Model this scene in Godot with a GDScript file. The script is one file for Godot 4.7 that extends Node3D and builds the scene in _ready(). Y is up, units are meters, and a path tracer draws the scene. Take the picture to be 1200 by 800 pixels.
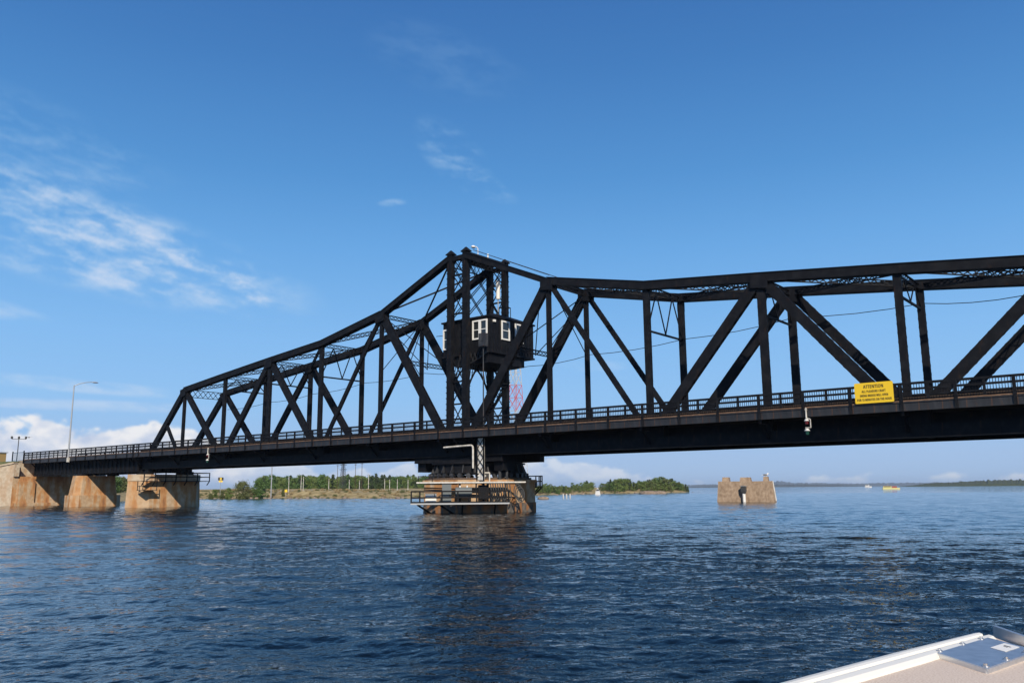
extends Node3D
# A black steel swing bridge over a blue channel, seen from the bow of a small boat.

const TW := 5.51            # distance between the two trusses
const SPAN := [-54.69, -45.94, -37.13, -28.36, -19.37, -10.18, -0.94, 0.94, 10.18, 19.37, 28.36, 37.13, 45.94, 54.69]
const TOPS := [5.7, 14.57, 15.55, 16.47, 17.35, 19.21, 23.16, 23.16, 19.21, 17.35, 16.47, 15.55, 14.57, 5.7]
const CAM := Vector3(50.28, 1.975, 54.33)
const BAY := 2.92

var mat := {}
var taken := {}
var rng := RandomNumberGenerator.new()

# ------------------------------------------------------------------ mesh builder
class MB:
	var v := PackedVector3Array()
	var n := PackedVector3Array()
	func tri(a: Vector3, b: Vector3, c: Vector3) -> void:
		var k := (b - a).cross(c - a).normalized()
		v.append_array([a, c, b]); n.append_array([k, k, k])
	func quad(a: Vector3, b: Vector3, c: Vector3, d: Vector3) -> void:
		var k := (c - a).cross(d - b).normalized()
		v.append_array([a, c, b, a, d, c]); n.append_array([k, k, k, k, k, k])
	func hexa(p: Array) -> void:      # p 0-3 bottom ccw seen from above, 4-7 top
		quad(p[3], p[2], p[1], p[0]); quad(p[4], p[5], p[6], p[7])
		for i in 4:
			var j := (i + 1) % 4
			quad(p[i], p[j], p[j + 4], p[i + 4])
	func obox(c: Vector3, x: Vector3, y: Vector3, z: Vector3) -> void:   # half axes
		hexa([c - x - y + z, c + x - y + z, c + x - y - z, c - x - y - z, c - x + y + z, c + x + y + z, c + x + y - z, c - x + y - z])
	func box(x0: float, x1: float, y0: float, y1: float, z0: float, z1: float) -> void:
		obox(Vector3(x0 + x1, y0 + y1, z0 + z1) / 2, Vector3((x1 - x0) / 2, 0, 0), Vector3(0, (y1 - y0) / 2, 0), Vector3(0, 0, (z1 - z0) / 2))
	func beam(a: Vector3, b: Vector3, w: float, h: float, up := Vector3.UP) -> void:
		var d := (b - a).normalized()
		if absf(d.dot(up)) > 0.995: up = Vector3(1, 0, 0)
		var s := d.cross(up).normalized()
		var u := s.cross(d)
		obox((a + b) / 2, (b - a) / 2, u * h / 2, s * w / 2)
	func tube(a: Vector3, b: Vector3, r0: float, r1 := -1.0, seg := 8, caps := true) -> void:
		if r1 < 0: r1 = r0
		var d := (b - a).normalized()
		var s := d.cross(Vector3.UP if absf(d.y) < 0.9 else Vector3.RIGHT).normalized()
		var u := s.cross(d)
		for i in seg:
			var p := TAU * i / seg
			var q := TAU * (i + 1) / seg
			var e := s * cos(p) - u * sin(p)
			var f := s * cos(q) - u * sin(q)
			v.append_array([a + e * r0, b + f * r1, a + f * r0, a + e * r0, b + e * r1, b + f * r1])
			n.append_array([e, f, f, e, e, f])
			if caps:
				tri(a, a + f * r0, a + e * r0); tri(b, b + e * r1, b + f * r1)
	func path(pts: Array, r: float, seg := 6) -> void:
		for i in pts.size() - 1: tube(pts[i], pts[i + 1], r, r, seg)
	# prism of a closed plan (x,z ccw seen from above), y0..y1, top inset by scale about centre
	func plan(pts: Array, y0: float, y1: float, top: Array = [], cap := true) -> void:
		var t := top if top.size() else pts
		var c0 := Vector3.ZERO; var c1 := Vector3.ZERO
		var k := pts.size()
		for p in pts: c0 += Vector3(p.x, y0, p.y) / k
		for p in t: c1 += Vector3(p.x, y1, p.y) / k
		for i in k:
			var j := (i + 1) % k
			var a := Vector3(pts[i].x, y0, pts[i].y); var b := Vector3(pts[j].x, y0, pts[j].y)
			var c := Vector3(t[j].x, y1, t[j].y); var d := Vector3(t[i].x, y1, t[i].y)
			quad(a, b, c, d)
			if cap:
				tri(c1, d, c); tri(c0, b, a)
	func ball(c: Vector3, r: Vector3, seg := 8, rings := 5) -> void:
		for i in rings:
			for j in seg:
				var q := []
				for e in [[0, 0], [0, 1], [1, 1], [1, 0]]:
					var th: float = PI * (i + e[0]) / rings
					var ph: float = TAU * (j + e[1]) / seg
					q.append(Vector3(sin(th) * cos(ph), cos(th), sin(th) * sin(ph)))
				for t in [[0, 2, 1], [0, 3, 2]]:
					for e in t:
						v.append(c + q[e] * r); n.append((q[e] / r).normalized())
	func mesh() -> ArrayMesh:
		var a := []
		a.resize(Mesh.ARRAY_MAX)
		a[Mesh.ARRAY_VERTEX] = v; a[Mesh.ARRAY_NORMAL] = n
		var m := ArrayMesh.new()
		m.add_surface_from_arrays(Mesh.PRIMITIVE_TRIANGLES, a)
		return m

# ------------------------------------------------------------------ scene helpers
func numbered(s: String) -> String:
	var k: int = taken.get(s, 0)
	taken[s] = k + 1
	return s if k == 0 else "%s_%03d" % [s, k]

func describe(o: Node3D, label: String, category: String, group := "") -> void:
	o.set_meta("label", label); o.set_meta("category", category)
	if group: o.set_meta("group", group)

func thing(called: String, label: String, category: String, at := Vector3.ZERO, group := "") -> Node3D:
	var o := Node3D.new()
	o.name = numbered(called); add_child(o); o.position = at
	describe(o, label, category, group)
	return o

func part(parent: Node3D, called: String, shape, material: String, kind := "") -> MeshInstance3D:
	var o := MeshInstance3D.new()
	o.mesh = shape.mesh() if shape is MB else shape
	o.material_override = mat[material]
	if parent == self:
		o.name = numbered(called)
	else:
		o.name = called
	parent.add_child(o, true)
	if kind: o.set_meta("kind", kind)
	return o

func P(i: int, top: bool, z: float) -> Vector3:
	return Vector3(SPAN[i], TOPS[i] - 0.31, z) if top else Vector3(SPAN[i], 5.65, z)

# built-up member: two webs with flanges and zigzag lacing between them; h lies in the truss plane, w across it
func laced(m: MB, a: Vector3, b: Vector3, w: float, h: float) -> void:
	var d := (b - a).normalized()
	var s := Vector3(0, 0, 1)
	var u := s.cross(d).normalized()
	for k in [-1.0, 1.0]:
		var o: Vector3 = s * k * (w / 2 - 0.02)
		m.beam(a + o, b + o, 0.04, h, u)
		for e in [-1.0, 1.0]:
			var f: Vector3 = o + u * e * (h / 2 - 0.015) - s * k * 0.06
			m.beam(a + f, b + f, 0.09, 0.035, u)
	var span := a.distance_to(b)
	var cnt := maxi(3, int(span / (w * 0.95)))
	for e in [-1.0, 1.0]:
		for i in cnt:
			var p := a.lerp(b, float(i) / cnt); var q := a.lerp(b, float(i + 1) / cnt)
			var k := 1.0 if i % 2 else -1.0
			var lift: Vector3 = u * e * (h / 2 + 0.012)
			m.beam(p + s * k * (w / 2 - 0.05) + lift, q - s * k * (w / 2 - 0.05) + lift, 0.075, 0.016, u)
		for t in [0.0, 1.0]:
			var c := a.lerp(b, 0.04 + 0.92 * t)
			m.obox(c + u * e * (h / 2 + 0.01), d * 0.35, u * 0.012, s * (w / 2 - 0.003))

# open lattice strut: two flanges and crossed web bars in the vertical plane
func lattice(m: MB, a: Vector3, b: Vector3, h: float, bar := 0.05, pitch := 0.5) -> void:
	var d := (b - a).normalized()
	var s := d.cross(Vector3.UP).normalized()
	var u := s.cross(d)
	for e in [-1.0, 1.0]:
		var o: Vector3 = u * e * (h / 2 - 0.03)
		m.beam(a + o, b + o, 0.16, 0.06, u)
	var cnt := maxi(2, int(a.distance_to(b) / pitch))
	for i in cnt:
		var p := a.lerp(b, float(i) / cnt); var q := a.lerp(b, float(i + 1) / cnt)
		m.beam(p + u * (h / 2 - 0.06) + s * 0.02, q - u * (h / 2 - 0.06) + s * 0.02, 0.02, bar, u)
		m.beam(p - u * (h / 2 - 0.06) - s * 0.02, q + u * (h / 2 - 0.06) - s * 0.02, 0.02, bar, u)

# ------------------------------------------------------------------ textures and materials
func noise(kind: int, freq: float, sd: int, oct := 4) -> FastNoiseLite:
	var f := FastNoiseLite.new()
	f.noise_type = kind; f.frequency = freq; f.seed = sd
	f.fractal_type = FastNoiseLite.FRACTAL_FBM; f.fractal_octaves = oct
	return f

func lin(r: float, g: float, b: float) -> Color:
	return Color(r, g, b).linear_to_srgb()

# colour texture: a noise image looked up in a ramp of [position, linear colour]
func ramp_tex(f: FastNoiseLite, size: int, stops: Array, alpha := false) -> ImageTexture:
	var src := f.get_seamless_image(size, size)
	src.convert(Image.FORMAT_L8)
	var d := src.get_data()
	var lut := []
	for i in 256:
		var t := i / 255.0
		var c: Color = stops[0][1]
		for k in stops.size() - 1:
			if t >= stops[k][0]:
				c = stops[k][1].lerp(stops[k + 1][1], clampf((t - stops[k][0]) / (stops[k + 1][0] - stops[k][0]), 0, 1))
		var a := c.a
		c = Color(c.r, c.g, c.b).linear_to_srgb()
		lut.append([int(c.r * 255), int(c.g * 255), int(c.b * 255), int(a * 255)])
	var out := PackedByteArray()
	out.resize(size * size * 4)
	for i in size * size:
		var c: Array = lut[d[i]]
		out[i * 4] = c[0]; out[i * 4 + 1] = c[1]; out[i * 4 + 2] = c[2]; out[i * 4 + 3] = c[3]
	return ImageTexture.create_from_image(Image.create_from_data(size, size, false, Image.FORMAT_RGBA8, out))

func relief_tex(f: FastNoiseLite, size: int, strength: float) -> ImageTexture:
	var src := f.get_seamless_image(size, size)
	src.convert(Image.FORMAT_RGB8)
	src.bump_map_to_normal_map(strength)
	return ImageTexture.create_from_image(src)

func simple(called: String, c: Color, rough := 0.7, metal := 0.0) -> StandardMaterial3D:
	var m := StandardMaterial3D.new()
	m.resource_name = called
	m.albedo_color = c; m.roughness = rough; m.metallic = metal
	mat[called] = m
	return m

func textured(called: String, t: Texture2D, scale: Vector3, rough := 0.8) -> StandardMaterial3D:
	var m := simple(called, Color.WHITE, rough)
	m.albedo_texture = t
	m.uv1_triplanar = true; m.uv1_world_triplanar = true; m.uv1_scale = scale
	return m

func stains(m: StandardMaterial3D, t: Texture2D, scale: Vector3) -> void:
	m.detail_enabled = true
	m.detail_albedo = t
	m.detail_uv_layer = BaseMaterial3D.DETAIL_UV_2
	m.uv2_triplanar = true; m.uv2_world_triplanar = true; m.uv2_scale = scale
	m.detail_blend_mode = BaseMaterial3D.BLEND_MODE_MIX

func make_materials() -> void:
	var SX := FastNoiseLite.TYPE_SIMPLEX_SMOOTH
	var grain := noise(SX, 0.03, 4, 5)
	var coarse := noise(SX, 0.012, 9, 5)
	var rustn := noise(SX, 0.02, 21, 5)
	# black bridge paint: chalky patches and pin-prick rust
	var t := ramp_tex(coarse, 256, [[0.0, Color(0.0055, 0.006, 0.0085)], [0.45, Color(0.007, 0.0077, 0.0107)], [0.62, Color(0.009, 0.0098, 0.0128)], [1.0, Color(0.0145, 0.015, 0.018)]])
	var m := textured("black_steel", t, Vector3(0.35, 0.35, 0.35), 0.62)
	m.metallic_specular = 0.27
	stains(m, ramp_tex(rustn, 256, [[0.0, Color(0.05, 0.022, 0.012, 0)], [0.7, Color(0.03, 0.016, 0.011, 0)], [0.84, Color(0.024, 0.015, 0.011, 0.35)], [1.0, Color(0.04, 0.02, 0.012, 0.7)]]), Vector3(0.5, 0.12, 0.5))
	m = textured("grey_steel", ramp_tex(coarse, 256, [[0.0, Color(0.014, 0.015, 0.018)], [0.5, Color(0.022, 0.0235, 0.028)], [0.7, Color(0.034, 0.035, 0.039)], [1.0, Color(0.07, 0.07, 0.072)]]), Vector3(0.6, 0.15, 0.6), 0.55)
	stains(m, ramp_tex(rustn, 256, [[0.0, Color(0.05, 0.025, 0.015, 0)], [0.7, Color(0.05, 0.025, 0.015, 0)], [0.82, Color(0.06, 0.03, 0.017, 0.6)], [1.0, Color(0.1, 0.045, 0.02, 0.9)]]), Vector3(0.8, 0.1, 0.8))
	# weathered timber
	textured("timber", ramp_tex(grain, 256, [[0.0, Color(0.06, 0.035, 0.022)], [0.45, Color(0.15, 0.085, 0.05)], [0.7, Color(0.22, 0.13, 0.08)], [1.0, Color(0.34, 0.23, 0.15)]]), Vector3(0.25, 1.4, 1.4), 0.85)
	textured("deck_timber", ramp_tex(grain, 256, [[0.0, Color(0.04, 0.03, 0.022)], [0.5, Color(0.09, 0.06, 0.042)], [1.0, Color(0.16, 0.11, 0.08)]]), Vector3(1.2, 1.2, 0.3), 0.9)
	# concretes with rust runs
	var rust_runs := ramp_tex(noise(SX, 0.024, 33, 5), 512, [[0.0, Color(0.36, 0.2, 0.09, 0)], [0.5, Color(0.38, 0.21, 0.1, 0)], [0.66, Color(0.38, 0.19, 0.075, 0.5)], [0.85, Color(0.3, 0.13, 0.045, 0.7)], [1.0, Color(0.2, 0.075, 0.025, 0.85)]])
	var conc := ramp_tex(grain, 512, [[0.0, Color(0.32, 0.25, 0.18)], [0.4, Color(0.43, 0.35, 0.26)], [0.6, Color(0.49, 0.41, 0.31)], [1.0, Color(0.58, 0.5, 0.4)]])
	m = textured("pale_concrete", conc, Vector3(0.12, 0.1, 0.12), 0.9)
	stains(m, rust_runs, Vector3(0.06, 0.018, 0.06))
	m = textured("rusty_concrete", ramp_tex(grain, 512, [[0.0, Color(0.33, 0.22, 0.13)], [0.4, Color(0.42, 0.285, 0.17)], [0.6, Color(0.46, 0.325, 0.2)], [1.0, Color(0.53, 0.41, 0.29)]]), Vector3(0.11, 0.09, 0.11), 0.9)
	stains(m, ramp_tex(noise(SX, 0.024, 35, 5), 512, [[0.0, Color(0.5, 0.42, 0.32, 0.5)], [0.3, Color(0.5, 0.42, 0.32, 0.0)], [0.4, Color(0.46, 0.22, 0.07, 0)], [0.55, Color(0.44, 0.2, 0.055, 0.7)], [0.8, Color(0.32, 0.12, 0.032, 0.8)], [1.0, Color(0.15, 0.06, 0.022, 0.85)]]), Vector3(0.07, 0.02, 0.07))
	m = textured("old_concrete", ramp_tex(noise(SX, 0.035, 6, 6), 512, [[0.0, Color(0.18, 0.125, 0.085)], [0.38, Color(0.27, 0.195, 0.135)], [0.62, Color(0.33, 0.245, 0.175)], [1.0, Color(0.44, 0.35, 0.265)]]), Vector3(0.12, 0.08, 0.12), 0.95)
	stains(m, ramp_tex(noise(SX, 0.03, 37, 5), 512, [[0.0, Color(0.45, 0.39, 0.32, 0.6)], [0.22, Color(0.45, 0.39, 0.32, 0.0)], [0.6, Color(0.1, 0.06, 0.035, 0)], [0.8, Color(0.13, 0.085, 0.05, 0.5)], [1.0, Color(0.08, 0.055, 0.035, 0.8)]]), Vector3(0.1, 0.04, 0.1))
	m = textured("shade_darkened_concrete", ramp_tex(grain, 256, [[0.0, Color(0.05, 0.045, 0.04)], [0.5, Color(0.1, 0.09, 0.08)], [1.0, Color(0.2, 0.17, 0.14)]]), Vector3(0.15, 0.12, 0.15), 0.85)  # grey wet concrete, albedo lowered further to paint in the shadow it lies in
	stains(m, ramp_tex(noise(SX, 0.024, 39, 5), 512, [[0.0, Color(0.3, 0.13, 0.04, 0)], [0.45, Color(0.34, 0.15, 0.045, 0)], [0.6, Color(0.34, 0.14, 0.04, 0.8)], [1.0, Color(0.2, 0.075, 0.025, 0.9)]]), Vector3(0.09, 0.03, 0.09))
	# land
	textured("dry_grass", ramp_tex(noise(SX, 0.02, 51, 6), 512, [[0.0, Color(0.1, 0.1, 0.035)], [0.42, Color(0.24, 0.185, 0.085)], [0.6, Color(0.34, 0.27, 0.135)], [1.0, Color(0.42, 0.35, 0.2)]]), Vector3(0.03, 0.03, 0.03), 1.0)
	textured("green_grass", ramp_tex(grain, 256, [[0.0, Color(0.035, 0.05, 0.015)], [0.5, Color(0.1, 0.115, 0.04)], [1.0, Color(0.2, 0.18, 0.08)]]), Vector3(0.1, 0.1, 0.1), 1.0)
	textured("shore_rock", ramp_tex(grain, 256, [[0.0, Color(0.08, 0.06, 0.045)], [0.5, Color(0.24, 0.18, 0.13)], [1.0, Color(0.4, 0.34, 0.28)]]), Vector3(0.2, 0.2, 0.2), 0.95)
	for a in [["leaf_green", Color(0.068, 0.125, 0.03)], ["leaf_yellow", Color(0.115, 0.16, 0.04)], ["leaf_olive", Color(0.095, 0.11, 0.036)], ["leaf_dark", Color(0.045, 0.075, 0.022)], ["needle", Color(0.035, 0.055, 0.022)]]:
		m = simple(a[0], a[1].linear_to_srgb(), 0.8)
		m.backlight = Color(a[1].r * 1.2, a[1].g * 1.2, a[1].b * 0.8).linear_to_srgb() * 0.7
		m.backlight_enabled = true
	simple("straw", lin(0.32, 0.24, 0.12), 0.95)
	simple("bark", lin(0.07, 0.05, 0.035), 0.95)
	textured("far_forest", ramp_tex(noise(SX, 0.06, 77, 4), 256, [[0.0, Color(0.012, 0.022, 0.012)], [0.5, Color(0.04, 0.055, 0.022)], [1.0, Color(0.085, 0.085, 0.03)]]), Vector3(0.012, 0.012, 0.012), 1.0)
	simple("far_rock", lin(0.06, 0.07, 0.07), 1.0)
	# small things
	simple("galvanised", lin(0.42, 0.43, 0.44), 0.45, 0.4)
	simple("white_paint", lin(0.78, 0.77, 0.74), 0.5)
	textured("worn_white", ramp_tex(coarse, 256, [[0.0, Color(0.3, 0.27, 0.23)], [0.5, Color(0.6, 0.58, 0.54)], [1.0, Color(0.75, 0.74, 0.71)]]), Vector3(0.8, 0.3, 0.8), 0.6)
	simple("cabinet_grey", lin(0.12, 0.14, 0.15), 0.55)
	simple("dull_grey", lin(0.055, 0.056, 0.058), 0.6)
	simple("sign_yellow", lin(0.85, 0.56, 0.02), 0.45)
	simple("sign_black", lin(0.015, 0.013, 0.01), 0.6)
	simple("tower_red", lin(0.6, 0.07, 0.05), 0.6)
	simple("lens_red", lin(0.1, 0.008, 0.008), 0.2)
	simple("lens_green", lin(0.008, 0.05, 0.03), 0.2)
	simple("tan_wall", lin(0.27, 0.18, 0.07), 0.8)
	simple("rail_blue", lin(0.07, 0.13, 0.2), 0.6)
	simple("hull_yellow", lin(0.62, 0.58, 0.25), 0.5)
	simple("hull_red", lin(0.32, 0.07, 0.05), 0.5)
	simple("bird_white", lin(0.8, 0.8, 0.8), 0.8)
	simple("bird_grey", lin(0.12, 0.12, 0.13), 0.8)
	simple("wire", lin(0.02, 0.02, 0.022), 0.6)
	m = simple("glass", lin(0.02, 0.025, 0.03), 0.06)
	m.metallic_specular = 0.5
	# boat
	var pebble := noise(SX, 0.08, 61, 3)
	var gel := ramp_tex(pebble, 256, [[0.0, Color(0.5, 0.39, 0.31)], [0.45, Color(0.66, 0.54, 0.44)], [1.0, Color(0.76, 0.66, 0.57)]])
	m = textured("nonskid_gelcoat", gel, Vector3(4, 4, 4), 0.6)
	m.normal_enabled = true; m.normal_texture = relief_tex(pebble, 256, 6.0); m.normal_scale = 0.22
	simple("boat_white", lin(0.78, 0.76, 0.7), 0.3)
	m = textured("aluminium", ramp_tex(noise(SX, 0.02, 62, 4), 256, [[0.0, Color(0.5, 0.52, 0.55)], [0.5, Color(0.6, 0.62, 0.65)], [1.0, Color(0.68, 0.69, 0.71)]]), Vector3(2, 2, 2), 0.38)
	m.metallic = 0.85
	simple("bolt_steel", lin(0.55, 0.55, 0.56), 0.25, 0.9)
	simple("paper", lin(0.8, 0.8, 0.78), 0.6)
	# water
	m = simple("water", lin(0.002, 0.0055, 0.01), 0.04)
	m.metallic_specular = 0.31
	var rip := noise(SX, 0.022, 71, 4)
	m.normal_enabled = true; m.normal_texture = relief_tex(rip, 512, 5.0); m.normal_scale = 0.5
	m.uv1_triplanar = true; m.uv1_world_triplanar = true; m.uv1_scale = Vector3(0.33, 0.33, 0.24)

# ------------------------------------------------------------------ sky
func sky_base(el: float) -> Color:
	var s := [[0.0, Color8(170, 196, 230)], [2.0, Color8(166, 196, 234)], [6.0, Color8(148, 196, 243)], [10.0, Color8(134, 188, 241)], [16.0, Color8(108, 169, 229)], [21.0, Color8(87, 149, 212)], [28.0, Color8(70, 127, 192)], [33.0, Color8(62, 115, 181)], [50.0, Color8(41, 82, 142)], [90.0, Color8(30, 60, 110)]]
	for k in s.size() - 1:
		if el <= s[k + 1][0]:
			return s[k][1].lerp(s[k + 1][1], clampf((el - s[k][0]) / (s[k + 1][0] - s[k][0]), 0, 1))
	return s[-1][1]

func make_sky() -> Sky:
	var W := 4096
	var H := 2048
	var px := W / 360.0
	var out := PackedByteArray()
	out.resize(W * H * 3)
	var wisps := noise(FastNoiseLite.TYPE_SIMPLEX_SMOOTH, 0.16, 12, 6)
	wisps.fractal_gain = 0.58
	wisps.domain_warp_enabled = true
	wisps.domain_warp_amplitude = 3.0; wisps.domain_warp_frequency = 0.12
	var puffs := noise(FastNoiseLite.TYPE_SIMPLEX_SMOOTH, 0.24, 5, 6)
	puffs.fractal_gain = 0.55
	var tops := noise(FastNoiseLite.TYPE_SIMPLEX_SMOOTH, 0.05, 8, 2)
	# cirrus fields: azimuth, elevation, half length, half height, tilt, strength (degrees)
	var fields := [[-70.0, 15.9, 19.0, 3.6, -0.2, 1.0], [-73.0, 20.6, 12.0, 3.4, -0.1, 0.32], [-76.0, 11.2, 8.0, 0.9, -0.12, 0.75], [-43.2, 22.6, 3.2, 2.2, -0.5, 0.55], [-41.2, 20.6, 3.0, 1.1, -0.35, 0.7], [-47.5, 19.3, 1.2, 0.3, 0.1, 0.5], [-44.0, 28.5, 7.0, 2.5, -0.2, 0.12],
		[-57.6, 13.3, 3.0, 0.75, -0.5, 1.2], [-67.0, 6.4, 9.0, 0.5, -0.05, 0.5], [-66.0, 5.2, 9.0, 0.42, 0.0, 0.5], [-33.5, 8.2, 3.0, 0.5, 0.0, 0.28], [-110.0, 18.0, 24.0, 5.0, -0.1, 0.8], [30.0, 20.0, 22.0, 4.0, 0.1, 0.5], [95.0, 24.0, 26.0, 6.0, 0.05, 0.6], [165.0, 17.0, 20.0, 4.0, -0.1, 0.6]]
	var lit := Color8(250, 246, 245)
	var shade := Color8(190, 203, 228)
	for y in H / 2:
		var el := 90.0 - (y + 0.5) / H * 180.0
		var base := sky_base(el)
		var b0 := int(base.r * 255); var b1 := int(base.g * 255); var b2 := int(base.b * 255)
		var at := y * W * 3
		if el > 34.0:
			for x in W:
				out[at] = b0; out[at + 1] = b1; out[at + 2] = b2
				at += 3
			continue
		var near := []
		for f in fields:
			if absf(el - f[1]) < f[3] + absf(f[4]) * f[2]: near.append(f)
		for x in W:
			var az := fposmod((x + 0.5) / px + 180.0, 360.0) - 180.0
			var c := base
			if near.size():
				var dens := 0.0
				for f in near:
					var da: float = az - f[0]
					if absf(da) < f[2]:
						var de: float = (el - f[1] - f[4] * da) / f[3]
						var r: float = 1.0 - (da / f[2]) * (da / f[2]) - de * de
						if r > 0.0:
							var sl: float = el + az * 0.16
							var w := wisps.get_noise_2d(az * 0.5 + el * 0.3, sl * 1.9)
							var w2 := wisps.get_noise_2d(az * 1.3 - el * 0.8 + 40.0, sl * 4.2)
							var w3 := wisps.get_noise_2d(az * 3.2 + el * 1.0 + 90.0, sl * 9.0)
							dens = maxf(dens, smoothstep(-0.1, 1.15, w * 1.0 + w2 * 0.75 + w3 * 0.3 + 0.36) * smoothstep(0.0, 0.8, r) * f[5])
				c = c.lerp(Color8(226, 229, 243), dens * 0.8)
			if el < 8.0:
				var h := 1.35 + 1.3 * tops.get_noise_1d(az)
				h += 2.3 * exp(-pow((az + 71.0) / 11.0, 2.0)) + 1.3 * exp(-pow((az + 61.0) / 4.0, 2.0)) + 0.55 * exp(-pow((az + 36.5) / 6.0, 2.0))
				h *= 1.0 - 0.9 * smoothstep(-33.0, -25.0, az) * (1.0 - smoothstep(14.0, 30.0, az))
				var p := puffs.get_noise_2d(az * 1.0, el * 1.7)
				var edge := el - h - p * 1.5
				var k := smoothstep(0.18, -0.22, edge) * smoothstep(-0.2, 1.0, el + p * 0.8)
				if k > 0.0:
					var q := puffs.get_noise_2d(az * 1.7 + 31.0, el * 3.4)
					var l := clampf(0.5 + (el / maxf(h, 0.3) - 0.55) * 0.75 + q * 0.95 + p * 0.4, 0.0, 1.0)
					c = c.lerp(shade.lerp(lit, l), k * (0.55 + 0.35 * smoothstep(1.5, 3.0, h)))
			out[at] = int(c.r * 255); out[at + 1] = int(c.g * 255); out[at + 2] = int(c.b * 255)
			at += 3
	for y in range(H / 2, H):
		var at := y * W * 3
		for x in W:
			out[at] = 60; out[at + 1] = 84; out[at + 2] = 112
			at += 3
	var pan := PanoramaSkyMaterial.new()
	pan.panorama = ImageTexture.create_from_image(Image.create_from_data(W, H, false, Image.FORMAT_RGB8, out))
	var s := Sky.new()
	s.sky_material = pan
	return s

# ------------------------------------------------------------------ ready
func _ready() -> void:
	rng.seed = 11
	var cam := Camera3D.new()
	cam.position = CAM
	cam.rotation = Vector3(0.1745, 0.6813, -0.0079)
	cam.fov = 44.48
	cam.near = 0.1; cam.far = 20000.0
	add_child(cam)
	var env := Environment.new()
	env.background_mode = Environment.BG_SKY
	env.sky = make_sky()
	env.background_energy_multiplier = 1.0
	env.tonemap_mode = Environment.TONE_MAPPER_LINEAR
	env.tonemap_exposure = 1.0
	env.sdfgi_enabled = true; env.ssao_enabled = true; env.ssil_enabled = true
	env.fog_enabled = true; env.fog_density = 0.00008; env.fog_light_color = Color(0.78, 0.86, 0.96)
	var we := WorldEnvironment.new()
	we.environment = env
	add_child(we)
	var sun := DirectionalLight3D.new()
	sun.light_energy = 1.6
	sun.light_color = Color(1.0, 0.95, 0.87)
	sun.light_angular_distance = 0.5
	sun.shadow_enabled = true
	add_child(sun)
	var e := deg_to_rad(35.5)
	var az := deg_to_rad(47.0)
	sun.look_at_from_position(Vector3.ZERO, -Vector3(cos(e) * sin(az), sin(e), cos(e) * cos(az)))
	make_materials()
	build_water()
	build_land()
	build_piers()
	build_swing_span()
	build_approach()
	build_cabin()
	build_fittings()
	build_pivot_gear()
	build_old_pier()
	build_background()
	build_boat()

# ------------------------------------------------------------------ water
func build_water() -> void:
	var yaw := 0.6813
	var angs := PackedFloat32Array()
	var fine := 430
	for i in fine + 1:
		angs.append(-0.72 + 1.44 * i / fine)
	for i in range(1, 48):
		angs.append(0.72 + (TAU - 1.44) * i / 48.0)
	var nc := angs.size()
	var rs := PackedFloat32Array([0.5, 2.0, 3.5, 5.0])
	var r := 6.0
	while r < 260.0:
		rs.append(r); r *= 1.0042
	while r < 9000.0:
		rs.append(r); r *= 1.09
	var nr := rs.size()
	var n1 := noise(FastNoiseLite.TYPE_SIMPLEX_SMOOTH, 0.22, 3, 2)
	var n2 := noise(FastNoiseLite.TYPE_SIMPLEX_SMOOTH, 0.75, 17, 2)
	var n3 := noise(FastNoiseLite.TYPE_SIMPLEX_SMOOTH, 2.6, 29, 2)
	var n4 := noise(FastNoiseLite.TYPE_SIMPLEX_SMOOTH, 0.02, 41, 2)
	var v := PackedVector3Array(); v.resize(nc * nr)
	var nn := PackedVector3Array(); nn.resize(nc * nr)
	for i in nr:
		var rad := rs[i]
		var cell := rad * 0.0042 if rad < 260.0 else rad * 0.09
		var k1 := 0.065 * clampf(2.2 - cell * 1.1, 0.0, 1.0)
		var k2 := 0.031 * clampf(2.2 - cell * 3.2, 0.0, 1.0)
		var k3 := 0.0135 * clampf(2.2 - cell * 11.0, 0.0, 1.0)
		for j in nc:
			var a := yaw + angs[j]
			var x := CAM.x - sin(a) * rad
			var z := CAM.z - cos(a) * rad
			var y := 0.0
			if k1 > 0.0 and j <= fine:
				var gust := 0.75 + 0.7 * n4.get_noise_2d(x, z)
				# wave crests run roughly across the wind, which blows down the channel
				var p := x * 0.78 - z * 0.62
				var q := (x * 0.62 + z * 0.78) * 1.7
				y = k1 * n1.get_noise_2d(p, q)
				if k2 > 0.0: y += k2 * gust * n2.get_noise_2d(p * 0.9, q)
				if k3 > 0.0: y += k3 * gust * n3.get_noise_2d(p, q)
			v[i * nc + j] = Vector3(x, y, z)
	for i in nr:
		var i0 := maxi(i - 1, 0); var i1 := mini(i + 1, nr - 1)
		for j in nc:
			var j0 := (j - 1 + nc) % nc; var j1 := (j + 1) % nc
			var d := (v[i1 * nc + j] - v[i0 * nc + j]).cross(v[i * nc + j1] - v[i * nc + j0])
			nn[i * nc + j] = (d if d.y > 0 else -d).normalized()
	var ix := PackedInt32Array()
	for i in nr - 1:
		for j in nc:
			var j1 := (j + 1) % nc
			var a := i * nc + j; var b := i * nc + j1
			var c := a + nc; var d := b + nc
			ix.append_array([a, b, c, b, d, c])
	var arr := []
	arr.resize(Mesh.ARRAY_MAX)
	arr[Mesh.ARRAY_VERTEX] = v; arr[Mesh.ARRAY_NORMAL] = nn; arr[Mesh.ARRAY_INDEX] = ix
	var m := ArrayMesh.new()
	m.add_surface_from_arrays(Mesh.PRIMITIVE_TRIANGLES, arr)
	var o := part(self, "water", m, "water")
	o.set_meta("kind", "structure")

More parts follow.
